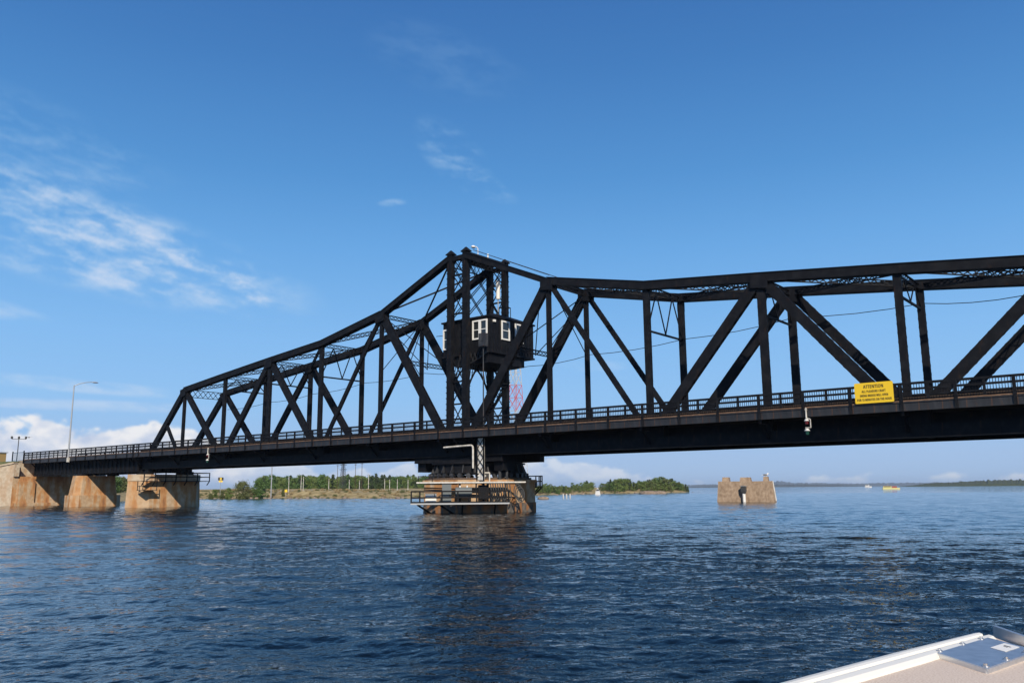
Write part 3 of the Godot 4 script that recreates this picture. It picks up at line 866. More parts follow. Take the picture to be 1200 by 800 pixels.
func build_cabin() -> void:
	var t := thing("control_cabin", "black operator's cabin with white framed windows high in the tower", "cabin", Vector3(0, 13.05, 0))
	t.position = Vector3.ZERO
	var m := MB.new()
	m.box(-2.45, 3.2, 13.95, 17.0, -6.9, -0.62)
	# vertical board battens
	part(t, "wall", m, "black_steel")
	var batten := MB.new(); batten.box(-0.025, 0.025, 13.97, 16.95, -0.02, 0.02)
	var bm := batten.mesh()
	for i in 15: part(t, "batten", bm, "black_steel").position = Vector3(-2.4 + i * 0.4, 0, -0.61)
	for i in 16: part(t, "batten", bm, "black_steel").position = Vector3(3.21, 0, -0.7 - i * 0.41)
	m = MB.new(); m.box(-2.6, 3.35, 17.0, 17.14, -7.05, -0.47)
	m.plan([Vector2(-2.6, -0.47), Vector2(3.35, -0.47), Vector2(3.35, -7.05), Vector2(-2.6, -7.05)], 17.14, 17.75, [Vector2(-1.2, -2.6), Vector2(2.0, -2.6), Vector2(2.0, -4.9), Vector2(-1.2, -4.9)])
	part(t, "roof", m, "black_steel")
	m = MB.new(); m.box(-2.55, 3.3, 13.8, 13.95, -7.0, -0.52); part(t, "floor_edge", m, "black_steel")
	m = MB.new(); m.box(-1.3, 3.05, 12.95, 13.8, -5.7, -0.75); part(t, "lower_housing", m, "black_steel")
	window_unit(t, Vector3(2.1, 15.95, -0.6), Vector3(1, 0, 0), 1.75, 1.75, 2)
	window_unit(t, Vector3(-2.0, 15.5, -0.6), Vector3(1, 0, 0), 0.8, 1.9, 1)
	window_unit(t, Vector3(3.22, 16.0, -2.75), Vector3(0, 0, -1), 1.15, 1.75, 1)
	window_unit(t, Vector3(3.22, 16.0, -4.7), Vector3(0, 0, -1), 1.15, 1.75, 1)
	# curved bracket under the front
	m = MB.new()
	for k in 8:
		var x0 := -0.4 + k * 0.44; var x1 := x0 + 0.44
		var y0 := 12.85 + 1.0 * pow(k / 8.0, 2.0); var y1 := 12.85 + 1.0 * pow((k + 1) / 8.0, 2.0)
		m.beam(Vector3(x0, y0, -0.45), Vector3(x1, y1, -0.45), 0.12, 0.08)
		m.beam(Vector3(x0, y0, -0.45), Vector3(x0 + 0.22, 13.9, -0.45), 0.05, 0.06)
		m.beam(Vector3(x1, y1, -0.45), Vector3(x0 + 0.22, 13.9, -0.45), 0.05, 0.06)
	part(t, "curved_bracket", m, "grey_steel")
	# roof hatch frame and aerial
	m = MB.new()
	for e in [[2.3, -3.0], [3.0, -3.0], [2.3, -3.8], [3.0, -3.8]]: m.tube(Vector3(e[0], 17.1, e[1]), Vector3(e[0], 18.3, e[1]), 0.035, 0.035, 6)
	m.path([Vector3(2.3, 18.3, -3.0), Vector3(3.0, 18.3, -3.0), Vector3(3.0, 18.3, -3.8), Vector3(2.3, 18.3, -3.8), Vector3(2.3, 18.3, -3.0)], 0.035)
	part(t, "roof_guard", m, "black_steel")
	m = MB.new(); m.tube(Vector3(-2.4, 15.95, -0.7), Vector3(-3.6, 16.05, -0.9), 0.03); part(t, "side_arm", m, "grey_steel")
	m = MB.new(); m.box(3.22, 3.36, 17.0 - 0.42, 17.0 - 0.22, -1.3, -1.02); part(t, "flood_lamp", m, "white_paint")
	# white aerial drum between the far columns
	var a := thing("aerial", "white cylindrical aerial between the two far tower columns", "aerial", Vector3(0.25, 17.6, -TW + 0.2))
	m = MB.new(); m.tube(Vector3(0, -0.4, 0), Vector3(0, 2.2, 0), 0.05); part(a, "mast", m, "galvanised")
	m = MB.new(); m.tube(Vector3(0, 2.2, 0), Vector3(0, 4.0, 0), 0.2, 0.2, 12); part(a, "drum", m, "white_paint")
	# signal box on its pole in front of the double window
	a = thing("signal_box", "grey signal box on a thin pole in front of the double window", "signal box", Vector3(3.35, 6.8, 0.42))
	m = MB.new(); m.tube(Vector3(0, 0, 0), Vector3(0, 7.4, 0), 0.055); part(a, "pole", m, "grey_steel")
	m = MB.new(); m.box(-0.33, 0.33, 7.35, 8.5, -0.25, 0.25); m.box(-0.15, 0.15, 7.8, 8.05, 0.25, 0.29); part(a, "box", m, "grey_steel")
	# stair from the deck to the cabin
	a = thing("access_stair", "black steel stair climbing from deck to cabin inside the tower", "stair", Vector3(-0.2, 6.8, -2.6))
	for z in [-0.45, 0.45]:
		m = MB.new(); m.beam(Vector3(-0.3, 0, z), Vector3(3.6, 4.6, z), 0.06, 0.25); part(a, "stringer", m, "black_steel")
		m = MB.new(); m.beam(Vector3(-0.3, 1.0, z), Vector3(3.6, 5.6, z), 0.05, 0.05)
		for k in 5: m.beam(Vector3(-0.3 + k * 0.95, 0.05 + k * 1.12, z), Vector3(-0.3 + k * 0.95, 1.0 + k * 1.12, z), 0.04, 0.04)
		part(a, "hand_rail", m, "black_steel")
	for k in 16:
		m = MB.new(); m.box(-0.3 + k * 0.24 - 0.13, -0.3 + k * 0.24 + 0.13, 0.12 + k * 0.285, 0.15 + k * 0.285, -0.43, 0.43); part(a, "step", m, "grey_steel")
	# lamp and beacon on the tower head
	a = thing("gooseneck_lamp", "small white gooseneck lamp on the tower's top girder", "lamp", Vector3(1.05, 23.24, -1.5))
	m = MB.new(); m.path([Vector3(0, 0, 0), Vector3(0, 0.55, 0), Vector3(-0.08, 0.72, 0.1), Vector3(-0.2, 0.76, 0.28)], 0.035); part(a, "stem", m, "white_paint")
	m = MB.new(); m.ball(Vector3(-0.24, 0.7, 0.36), Vector3(0.2, 0.14, 0.26)); part(a, "lamp_head", m, "white_paint")
	var b := MB.new(); b.tube(Vector3.ZERO, Vector3(0, 0.25, 0), 0.07); b.ball(Vector3(0, 0.3, 0), Vector3(0.09, 0.1, 0.09))
	var o := part(self, "beacon", b, "white_paint")
	o.position = Vector3(1.05, 23.24, -2.9)
	describe(o, "tiny white beacon beside the gooseneck lamp on tower top", "beacon")

# ------------------------------------------------------------------ fittings on the bridge
func text_part(parent: Node3D, s: String, at: Vector3, height: float, width: float) -> void:
	var tm := TextMesh.new()
	var fnt := SystemFont.new()
	fnt.font_names = PackedStringArray(["Droid Sans"]); fnt.font_weight = 700
	tm.font = fnt; tm.font_size = 64; tm.text = s; tm.depth = 0.006
	tm.pixel_size = height / 46.0
	var o := part(parent, "lettering", tm, "sign_black")
	o.position = at
	var bb := tm.get_aabb().size.x
	if bb > 0.01: o.scale = Vector3(width / bb, 1, 1)

func build_fittings() -> void:
	var t := thing("warning_sign", "yellow rectangular ATTENTION sign with black lettering on the bridge railing", "sign", Vector3(35.68, 7.5, 1.76))
	var m := MB.new()
	var pts := []
	for c in [[1.04, -0.55, -90], [1.04, 0.55, 0], [-1.04, 0.55, 90], [-1.04, -0.55, 180]]:
		for k in 4:
			var a := deg_to_rad(c[2] + k * 30.0)
			pts.append(Vector2(c[0] + 0.07 * cos(a), c[1] + 0.07 * sin(a)))
	for i in pts.size():
		var p: Vector2 = pts[i]; var q: Vector2 = pts[(i + 1) % pts.size()]
		m.tri(Vector3(0, 0, 0.02), Vector3(p.x, p.y, 0.02), Vector3(q.x, q.y, 0.02)); m.tri(Vector3(0, 0, -0.02), Vector3(q.x, q.y, -0.02), Vector3(p.x, p.y, -0.02))
		m.quad(Vector3(p.x, p.y, -0.02), Vector3(q.x, q.y, -0.02), Vector3(q.x, q.y, 0.02), Vector3(p.x, p.y, 0.02))
	part(t, "panel", m, "sign_yellow")
	text_part(t, "ATTENTION", Vector3(0, 0.38, 0.026), 0.2, 1.15)
	text_part(t, "ALL PLEASURE CRAFT", Vector3(0, 0.09, 0.026), 0.14, 1.38)
	text_part(t, "SWING BRIDGE WILL OPEN", Vector3(0, -0.16, 0.026), 0.14, 1.62)
	text_part(t, "FOR 15 MINUTES ON THE HOUR", Vector3(0, -0.41, 0.026), 0.14, 1.98)
	for x in [-0.8, 0.8]:
		m = MB.new(); m.box(x - 0.03, x + 0.03, -0.5, 0.5, -0.07, -0.022); part(t, "bracket", m, "galvanised")
	# hanging navigation lights
	var navs := [[31.5, 1.0, "hanging navigation light with red and green lamps below the yellow sign's end"], [-37.2, 1.0, "small hanging navigation light under the bridge near the left truss end"]]
	for e in navs:
		t = thing("navigation_light", e[2], "navigation light", Vector3(e[0], 6.75, 1.75), "navigation lights hung from the bridge edge")
		m = MB.new(); m.tube(Vector3(0, 0.1, 0), Vector3(0, -0.55, 0), 0.055); m.beam(Vector3(0, 0.0, -0.1), Vector3(0, 0.0, 0.05), 0.1, 0.08); part(t, "hanger", m, "worn_white")
		m = MB.new(); m.path([Vector3(0.02, -0.55, 0), Vector3(0.24, -0.62, 0), Vector3(0.24, -1.15, 0), Vector3(-0.1, -1.15, 0)], 0.035); part(t, "frame", m, "worn_white")
		m = MB.new(); m.tube(Vector3(0, -0.72, 0), Vector3(0, -0.6, 0), 0.17, 0.08, 10); part(t, "hood", m, "white_paint")
		m = MB.new(); m.tube(Vector3(0, -0.92, 0), Vector3(0, -0.72, 0), 0.11, 0.13, 10); part(t, "red_lens", m, "lens_red")
		m = MB.new(); m.tube(Vector3(0, -1.34, 0), Vector3(0, -1.2, 0), 0.19, 0.08, 10); part(t, "hood", m, "white_paint")
		m = MB.new(); m.tube(Vector3(0, -1.58, 0), Vector3(0, -1.34, 0), 0.11, 0.14, 10); part(t, "green_lens", m, "lens_green")
	# power wire slung along the far truss
	m = MB.new()
	var knots := [Vector3(54.0, 12.9, -5.95), Vector3(43.0, 13.72, -5.95), Vector3(37.13, 14.08, -5.95), Vector3(28.4, 14.3, -5.95), Vector3(19.3, 13.75, -5.95), Vector3(10.2, 13.45, -5.95), Vector3(3.3, 13.1, -5.95), Vector3(-2.6, 13.2, -5.95), Vector3(-10.2, 13.7, -5.95), Vector3(-19.4, 13.48, -5.95), Vector3(-28.4, 12.96, -5.95), Vector3(-37.1, 12.6, -5.95), Vector3(-46, 12.3, -5.95)]
	for i in knots.size() - 1:
		for k in 4:
			var a: Vector3 = knots[i].lerp(knots[i + 1], k / 4.0); var b: Vector3 = knots[i].lerp(knots[i + 1], (k + 1) / 4.0)
			a.y -= 0.8 * (k / 4.0) * (1 - k / 4.0); b.y -= 0.8 * ((k + 1) / 4.0) * (1 - (k + 1) / 4.0)
			m.tube(a, b, 0.028, 0.028, 5, false)
	var o := part(self, "overhead_wire", m, "wire")
	describe(o, "thin dark wire slung along the far truss across the sky", "wire")
	# street lamp on the approach
	t = thing("street_lamp", "tall grey street lamp with curved arm on the approach span", "street lamp", Vector3(-73.0, 6.5, 1.78))
	m = MB.new(); m.tube(Vector3(0, -0.3, 0), Vector3(0, 10.5, 0), 0.13, 0.075, 10); part(t, "pole", m, "galvanised")
	m = MB.new(); m.path([Vector3(0, 10.4, 0), Vector3(0.2, 10.75, -0.6), Vector3(0.4, 11.0, -1.4), Vector3(0.5, 11.12, -2.2)], 0.05, 8); part(t, "arm", m, "galvanised")
	m = MB.new(); m.ball(Vector3(0.55, 11.1, -2.65), Vector3(0.16, 0.11, 0.5)); part(t, "lamp_head", m, "galvanised")
	m = MB.new(); m.box(-0.15, 0.15, -0.35, 0.25, -0.15, 0.15); part(t, "base_plate", m, "worn_white")
	# pale ladder shaft and pipe that hang beside the pivot
	t = thing("service_shaft", "white vertical shaft with black zigzag bracing above the pivot pier", "shaft", Vector3(3.55, 2.6, 1.0))
	m = MB.new(); m.box(-0.3, 0.36, 0.1, 3.6, -0.1, 0.05); part(t, "casing", m, "worn_white")
	m = MB.new()
	for k in 4:
		var y0 := 0.5 + k * 0.75
		m.beam(Vector3(-0.3, y0, 0.09), Vector3(0.36, y0 + 0.75, 0.09), 0.03, 0.06); m.beam(Vector3(0.36, y0, 0.12), Vector3(-0.3, y0 + 0.75, 0.12), 0.03, 0.06)
	for x in [-0.34, 0.4]: m.box(x - 0.035, x + 0.035, 0.0, 3.65, 0.02, 0.14)
	part(t, "zigzag_brace", m, "black_steel")
	t = thing("bent_pipe", "pale pipe bending down beside the white shaft under the deck", "pipe", Vector3(2.75, 5.6, 1.1))
	m = MB.new(); m.path([Vector3(-3.4, -0.05, 0), Vector3(-1.6, 0, 0), Vector3(-0.2, 0.03, 0), Vector3(-0.03, -0.05, 0), Vector3(0.02, -0.25, 0), Vector3(0.02, -1.9, 0)], 0.085, 8); part(t, "pipe_run", m, "worn_white")
	for x in [-3.0, -1.2]:
		m = MB.new(); m.box(x - 0.05, x + 0.05, -0.1, 0.55, -0.85, 0.0); part(t, "clip", m, "black_steel")

# ------------------------------------------------------------------ pivot pier and turning gear
func oct(r: float) -> Array:
	var a := []
	for k in 8:
		var g := deg_to_rad(22.5 + 45.0 * k)
		a.append(Vector2(sin(g), cos(g)) * r / cos(PI / 8))
	return a

func build_pivot_gear() -> void:
	var c := Vector3(0, 0, -TW / 2)
	var t := thing("pivot_pier", "eight-sided rust-stained concrete pivot pier under the bridge tower", "pier", c)
	var m := MB.new(); m.plan(oct(4.85), 0.8, 2.5); part(t, "shaft", m, "rusty_concrete")
	m = MB.new(); m.plan(oct(4.92), -2.5, 0.8); part(t, "base", m, "shade_darkened_concrete")  # lower ring: shadow over the waterline concrete is painted into its colour
	m = MB.new(); m.plan(oct(5.0), 2.5, 2.74); part(t, "coping", m, "rusty_concrete")
	# turntable
	t = thing("turntable", "dark round turntable drum with rollers between pier and bridge", "turntable", c)
	m = MB.new(); m.tube(Vector3(0, 2.74, 0), Vector3(0, 2.92, 0), 4.75, 4.75, 48); part(t, "track_ring", m, "deck_timber")
	m = MB.new()
	m.tube(Vector3(0, 3.35, 0), Vector3(0, 4.3, 0), 3.95, 3.95, 48); m.tube(Vector3(0, 3.3, 0), Vector3(0, 3.36, 0), 4.35, 4.35, 48); m.tube(Vector3(0, 4.1, 0), Vector3(0, 4.2, 0), 4.2, 4.2, 48)
	part(t, "drum", m, "black_steel")
	var roll := MB.new(); roll.tube(Vector3(4.05, 3.11, 0), Vector3(4.5, 3.11, 0), 0.17, 0.2, 12)
	var rm := roll.mesh()
	for k in 36: part(t, "roller", rm, "grey_steel").rotation.y = TAU * k / 36
	var gus := MB.new(); gus.hexa([Vector3(3.9, 3.36, 0.04), Vector3(4.3, 3.36, 0.04), Vector3(4.3, 3.36, -0.04), Vector3(3.9, 3.36, -0.04), Vector3(3.9, 4.1, 0.04), Vector3(4.0, 4.1, 0.04), Vector3(4.0, 4.1, -0.04), Vector3(3.9, 4.1, -0.04)])
	var gm := gus.mesh()
	for k in 24: part(t, "drum_rib", gm, "grey_steel").rotation.y = TAU * (k + 0.5) / 24
	for z in [-2.6, 2.6]:
		m = MB.new(); m.box(-5.2, 5.2, 4.28, 5.0, z - 0.35, z + 0.35); part(t, "loading_girder", m, "black_steel")
	for x in [-3.2, 3.2]:
		m = MB.new(); m.box(x - 0.35, x + 0.35, 4.26, 5.02, -2.24, 2.24); part(t, "loading_girder", m, "black_steel")
	for x in [-4.6, 4.55]:
		m = MB.new(); m.box(x - 0.5, x + 0.5, 3.5, 4.3, 1.2, 2.6); part(t, "drive_housing", m, "black_steel")
	m = MB.new(); m.tube(Vector3(4.5, 2.75, 2.4), Vector3(4.5, 4.3, 2.4), 0.16, 0.16, 10); part(t, "drive_shaft", m, "grey_steel")
	m = MB.new(); m.tube(Vector3(4.85, 2.75, 1.9), Vector3(4.85, 4.3, 1.9), 0.12, 0.12, 10); part(t, "drive_shaft", m, "grey_steel")
	# service platform on the camera side; local x runs along the pier face, local z outwards
	t = thing("service_platform", "black railed service platform hung low on the pivot pier", "platform", c)
	t.rotation.y = deg_to_rad(45.0)
	m = MB.new(); m.box(-5.95, 2.15, 0.78, 0.86, 4.87, 6.3); part(t, "deck", m, "grey_steel")
	m = MB.new(); m.box(-5.95, 2.15, 0.74, 0.86, 6.3, 6.36); part(t, "edge_plate", m, "galvanised")
	var px := [-5.9, -5.2, -3.4, -2.1, -0.55, 0.6, 2.1]
	for x in px:
		m = MB.new(); m.beam(Vector3(x, 0.8, 6.26), Vector3(x, 1.82, 6.26), 0.12, 0.12); part(t, "railing_post", m, "black_steel")
	for y in [1.3, 1.8]:
		m = MB.new(); m.beam(Vector3(-5.93, y, 6.26), Vector3(2.13, y, 6.26), 0.08, 0.12); part(t, "rail", m, "black_steel")
		m = MB.new(); m.beam(Vector3(-5.9, y, 6.22), Vector3(-5.9, y, 4.9), 0.06, 0.08); part(t, "rail", m, "black_steel")
	m = MB.new(); m.box(-5.93, 2.13, 0.88, 0.98, 6.22, 6.25); part(t, "kick_board", m, "black_steel")
	for x in [-5.4, -3.6, -1.7, 1.0]:
		m = MB.new()
		if x < -2.0:
			m.beam(Vector3(x, 0.74, 6.1), Vector3(x + 1.4, -0.2, 4.7), 0.12, 0.12)
		else:
			m.beam(Vector3(x, 0.74, 6.1), Vector3(x, -0.3, 4.84), 0.12, 0.12)
		m.beam(Vector3(x, 0.74, 6.2), Vector3(x + (1.4 if x < -2 else 0.0), 0.74, 4.86), 0.1, 0.1)
		part(t, "bracket", m, "black_steel")
	# long pale beam along the top of the pier, with fender hoses hung from it
	t = thing("fender_beam", "long pale horizontal beam along the pivot pier with hoses hanging from it", "beam", c)
	t.rotation.y = deg_to_rad(45.0)
	m = MB.new(); m.box(-5.5, 3.6, 2.46, 2.57, 5.5, 5.64); part(t, "beam", m, "worn_white")
	for x in [-5.3, -3.0, -0.5, 2.0]:
		m = MB.new(); m.box(x - 0.06, x + 0.06, 2.44, 2.56, 4.9, 5.5); part(t, "arm", m, "black_steel")
	for k in 9:
		m = MB.new()
		var x0 := 0.62 + k * 0.2
		m.path([Vector3(x0, 2.42, 5.72), Vector3(x0 + 0.06, 1.9, 5.75), Vector3(x0 + 0.14, 1.3, 5.74), Vector3(x0 + 0.02, 1.0, 5.72)], 0.05)
		part(t, "hose", m, "dull_grey")
	for k in 3:
		m = MB.new()
		var pts := []
		for j in 11:
			var g := TAU * j / 10.0
			pts.append(Vector3(2.9 + k * 0.12 + 0.32 * sin(g), 1.75 - 0.15 * k + 0.6 * cos(g), 5.7 + 0.05 * k))
		m.path(pts, 0.045)
		part(t, "coiled_hose", m, "dull_grey")
	for x in [-5.35, -4.2]:
		m = MB.new(); m.beam(Vector3(x, 2.58, 5.6), Vector3(x, 3.05, 5.6), 0.07, 0.07); part(t, "railing_post", m, "black_steel")
	m = MB.new(); m.beam(Vector3(-5.4, 3.02, 5.6), Vector3(-2.6, 3.02, 5.6), 0.06, 0.07); part(t, "rail", m, "black_steel")
	# equipment standing on the platform
	var floor_y := 0.86
	var eq := [["white_cabinet", "low white electrical cabinet at the left end of the service platform", "cabinet", -4.3, 0.9, 0.75, "white_paint"], ["grey_cabinet", "tall blue-grey electrical cabinet on the service platform", "cabinet", -3.0, 0.75, 1.55, "cabinet_grey"], ["grey_tank", "wide dark grey tank on the service platform beside grey cabinet", "tank", -1.6, 1.35, 1.25, "cabinet_grey"]]
	for e in eq:
		t = thing(e[0], e[1], e[2], c)
		t.rotation.y = deg_to_rad(45.0)
		m = MB.new()
		if e[0] == "grey_tank":
			m.tube(Vector3(e[3] - e[4] / 2, floor_y + 0.85, 5.45), Vector3(e[3] + e[4] / 2, floor_y + 0.85, 5.45), 0.42, 0.42, 16); part(t, "drum", m, e[6])
			m = MB.new()
			for s in [-0.45, 0.45]: m.box(e[3] + s - 0.06, e[3] + s + 0.06, floor_y, floor_y + 0.55, 5.15, 5.75)
			part(t, "cradle", m, "black_steel")
			for s in [-0.3, 0.3]:
				m = MB.new(); m.tube(Vector3(e[3] + s, floor_y + 1.25, 5.45), Vector3(e[3] + s, floor_y + 1.4, 5.45), 0.07); part(t, "valve", m, "white_paint")
		else:
			m.box(e[3] - e[4] / 2, e[3] + e[4] / 2, floor_y, floor_y + e[5], 5.1, 5.75); part(t, "box", m, e[6])
			m = MB.new(); m.box(e[3] - e[4] / 2 + 0.05, e[3] + e[4] / 2 - 0.05, floor_y + 0.08, floor_y + e[5] * 0.55, 5.75, 5.79); part(t, "door", m, e[6])
			m = MB.new(); m.box(e[3] - e[4] / 2 - 0.04, e[3] + e[4] / 2 + 0.04, floor_y + e[5], floor_y + e[5] + 0.05, 5.05, 5.82); part(t, "lid", m, "dull_grey")
			m = MB.new(); m.box(e[3] + e[4] * 0.3, e[3] + e[4] * 0.36, floor_y + 0.5, floor_y + 0.7, 5.79, 5.82); part(t, "handle", m, "sign_black")
	t = thing("cable_rack", "dark rack of cables and pipes across the pivot pier's front face", "rack", c)
	t.rotation.y = deg_to_rad(45.0)
	for e in [[-4.9, 2.0, 2.1, 2.0], [-4.9, 1.6, 1.95, 1.82], [-0.9, 3.4, 1.5, 1.2]]:
		m = MB.new(); m.path([Vector3(e[0], e[2], 5.0), Vector3(lerpf(e[0], e[1], 0.4), e[2] - 0.12, 5.05), Vector3(e[1], e[3], 5.0)], 0.06); part(t, "cable", m, "black_steel")
	for x in [-1.9, 0.1, 0.45]:
		m = MB.new(); m.box(x - 0.09, x + 0.09, 0.86, 2.42, 4.92, 5.12); part(t, "upright", m, "black_steel")
	m = MB.new(); m.box(-0.35, 0.35, 1.1, 2.3, 4.9, 5.2); part(t, "junction_box", m, "black_steel")
	for x in [0.75, 1.3, 1.85]:
		m = MB.new(); m.tube(Vector3(x, 0.86, 5.35), Vector3(x, 1.75, 5.35), 0.13, 0.13, 10); part(t, "canister", m, "dull_grey")
	# lookout bracket platform on the right of the pier
	t = thing("side_platform", "small black railed platform jutting from the pivot pier's right side", "platform", c)
	t.rotation.y = deg_to_rad(45.0)
	m = MB.new(); m.box(4.3, 5.6, 2.04, 2.12, -0.6, 1.5); part(t, "deck", m, "black_steel")
	for e in [[4.35, 1.46], [5.0, 1.46], [5.56, 1.46], [5.56, 0.4], [5.56, -0.56]]:
		m = MB.new(); m.beam(Vector3(e[0], 2.08, e[1]), Vector3(e[0], 3.1, e[1]), 0.09, 0.09); part(t, "railing_post", m, "black_steel")
	for y in [2.6, 3.06]:
		m = MB.new(); m.beam(Vector3(4.3, y, 1.46), Vector3(5.6, y, 1.46), 0.07, 0.09); m.beam(Vector3(5.56, y, 1.42), Vector3(5.56, y, -0.6), 0.07, 0.09); part(t, "rail", m, "black_steel")
	m = MB.new(); m.beam(Vector3(5.5, 2.04, 1.4), Vector3(4.6, 1.1, 1.0), 0.12, 0.12); part(t, "bracket", m, "black_steel"); m = MB.new(); m.beam(Vector3(5.5, 2.04, -0.4), Vector3(4.6, 1.1, -0.4), 0.12, 0.12); part(t, "bracket", m, "black_steel")
	var b := MB.new(); b.tube(Vector3(0, 0, 0), Vector3(0, 0.55, 0), 0.26, 0.26, 14)
	var o := part(self, "white_drum", b, "worn_white")
	o.position = c + Vector3(5.0, 2.12, 0.6).rotated(Vector3.UP, deg_to_rad(45.0))
	describe(o, "white drum standing on the small platform right of pivot pier", "drum")
	# pale pipe bracket near the shaft foot
	t = thing("pipe_bracket", "pale square pipe bracket on the pivot pier's top edge", "pipe", c)
	t.rotation.y = deg_to_rad(45.0)
	m = MB.new(); m.path([Vector3(-0.4, 3.3, 5.1), Vector3(0.6, 3.3, 5.1), Vector3(0.6, 2.58, 5.1)], 0.07); m.path([Vector3(-0.4, 3.05, 5.1), Vector3(0.3, 3.05, 5.1)], 0.06); part(t, "pipe_run", m, "worn_white")
	m = MB.new(); m.ball(Vector3(0.0, 3.2, 5.15), Vector3(0.16, 0.16, 0.16)); part(t, "valve", m, "worn_white")

# ------------------------------------------------------------------ old pier standing in open water
func build_old_pier() -> void:
	var at := Vector3(2.95, 0, -53.8)
	var t := thing("old_pier", "brown weathered concrete pier with three top blocks alone in open water", "pier", at)
	t.rotation.y = deg_to_rad(19.0)
	var f := noise(FastNoiseLite.TYPE_SIMPLEX_SMOOTH, 0.5, 101, 3)
	# battered body as a grid with slightly uneven faces
	var m := MB.new()
	var N := 14
	var side := [[Vector2(-3.72, 2.1), Vector2(3.72, 2.1)], [Vector2(3.72, 2.1), Vector2(3.72, -2.1)], [Vector2(3.72, -2.1), Vector2(-3.72, -2.1)], [Vector2(-3.72, -2.1), Vector2(-3.72, 2.1)]]
	for e in side:
		for i in N:
			for j in 10:
				var q := []
				for k in [[0, 0], [1, 0], [1, 1], [0, 1]]:
					var u := float(i + k[0]) / N; var y: float = -1.6 + 4.3 * (j + k[1]) / 10.0
					var p: Vector2 = e[0].lerp(e[1], u) * (1.0 - 0.028 * maxf(y, 0))
					var w := Vector3(p.x, y, p.y)
					var d := f.get_noise_3dv(w) * 0.06
					q.append(w + Vector3(signf(p.x) * d if absf(p.x) > 3.3 else 0.0, d * 0.4, signf(p.y) * d))
				m.quad(q[0], q[1], q[2], q[3])
	m.plan([Vector2(-3.42, 1.9), Vector2(3.42, 1.9), Vector2(3.42, -1.9), Vector2(-3.42, -1.9)], 2.2, 2.68)
	part(t, "body", m, "old_concrete")
	for e in [[-3.0, -2.1, 3.26, -1.0, 1.5], [-0.7, 0.72, 3.22, -1.0, 1.6], [2.3, 2.95, 3.3, -1.2, 1.5]]:
		m = MB.new()
		var a := [Vector2(e[0], e[4]), Vector2(e[1], e[4]), Vector2(e[1], e[3]), Vector2(e[0], e[3])]
		var b := []
		var cc := Vector2((e[0] + e[1]) / 2, (e[3] + e[4]) / 2)
		for p in a: b.append(cc + (p - cc) * 0.86)
		m.plan(a, 2.68, e[2], b)
		part(t, "top_block", m, "old_concrete")
	m = MB.new(); m.beam(Vector3(3.45, 2.7, 1.4), Vector3(3.78, 0.1, 1.7), 0.12, 0.22); part(t, "corner_edging", m, "worn_white")
	# light marker standing in front of it
	t = thing("marker_post", "white post with a dark box on top in front of the old pier", "post", at + Vector3(-0.15, 0, 2.6).rotated(Vector3.UP, deg_to_rad(19.0)))
	m = MB.new(); m.tube(Vector3(0, -1.5, 0), Vector3(0, 1.35, 0), 0.2, 0.2, 12); part(t, "post", m, "white_paint")
	m = MB.new(); m.box(-0.3, 0.3, 1.35, 2.05, -0.25, 0.25); m.plan([Vector2(-0.24, 0.2), Vector2(0.24, 0.2), Vector2(0.24, -0.2), Vector2(-0.24, -0.2)], 1.1, 1.35); part(t, "box", m, "dull_grey")
	m = MB.new(); m.box(-0.32, 0.32, 2.05, 2.12, -0.28, 0.28); part(t, "lid", m, "galvanised")
	gull(at + Vector3(2.6, 3.27, 0.3).rotated(Vector3.UP, deg_to_rad(19.0)), 0.6, "white gull standing on the old pier's right top block", 1.25)

func gull(at: Vector3, turn: float, label: String, size := 1.0) -> void:
	var t := thing("gull", label, "bird", at)
	t.rotation.y = turn
	var m := MB.new()
	m.ball(Vector3(0, 0.2, 0) * size, Vector3(0.26, 0.1, 0.11) * size, 10, 6); m.ball(Vector3(0.24, 0.33, 0) * size, Vector3(0.085, 0.075, 0.07) * size, 8, 5); m.tube(Vector3(0.14, 0.22, 0) * size, Vector3(0.23, 0.31, 0) * size, 0.075 * size, 0.06 * size, 8)
	m.hexa([Vector3(-0.42, 0.17, 0.05) * size, Vector3(-0.15, 0.16, 0.07) * size, Vector3(-0.15, 0.16, -0.07) * size, Vector3(-0.42, 0.17, -0.05) * size, Vector3(-0.42, 0.19, 0.05) * size, Vector3(-0.15, 0.24, 0.07) * size, Vector3(-0.15, 0.24, -0.07) * size, Vector3(-0.42, 0.19, -0.05) * size])
	part(t, "body", m, "bird_white")
	for s in [-1.0, 1.0]:
		m = MB.new(); m.ball(Vector3(-0.06, 0.22, 0.09 * s) * size, Vector3(0.25, 0.07, 0.035) * size, 8, 4); part(t, "wing", m, "bird_grey")
		m = MB.new(); m.tube(Vector3(0.02, 0.0, 0.04 * s) * size, Vector3(0.0, 0.13, 0.04 * s) * size, 0.012 * size); part(t, "leg", m, "hull_yellow")
	m = MB.new(); m.tube(Vector3(0.31, 0.325, 0) * size, Vector3(0.4, 0.31, 0) * size, 0.022 * size, 0.005 * size, 6); part(t, "bill", m, "hull_yellow")

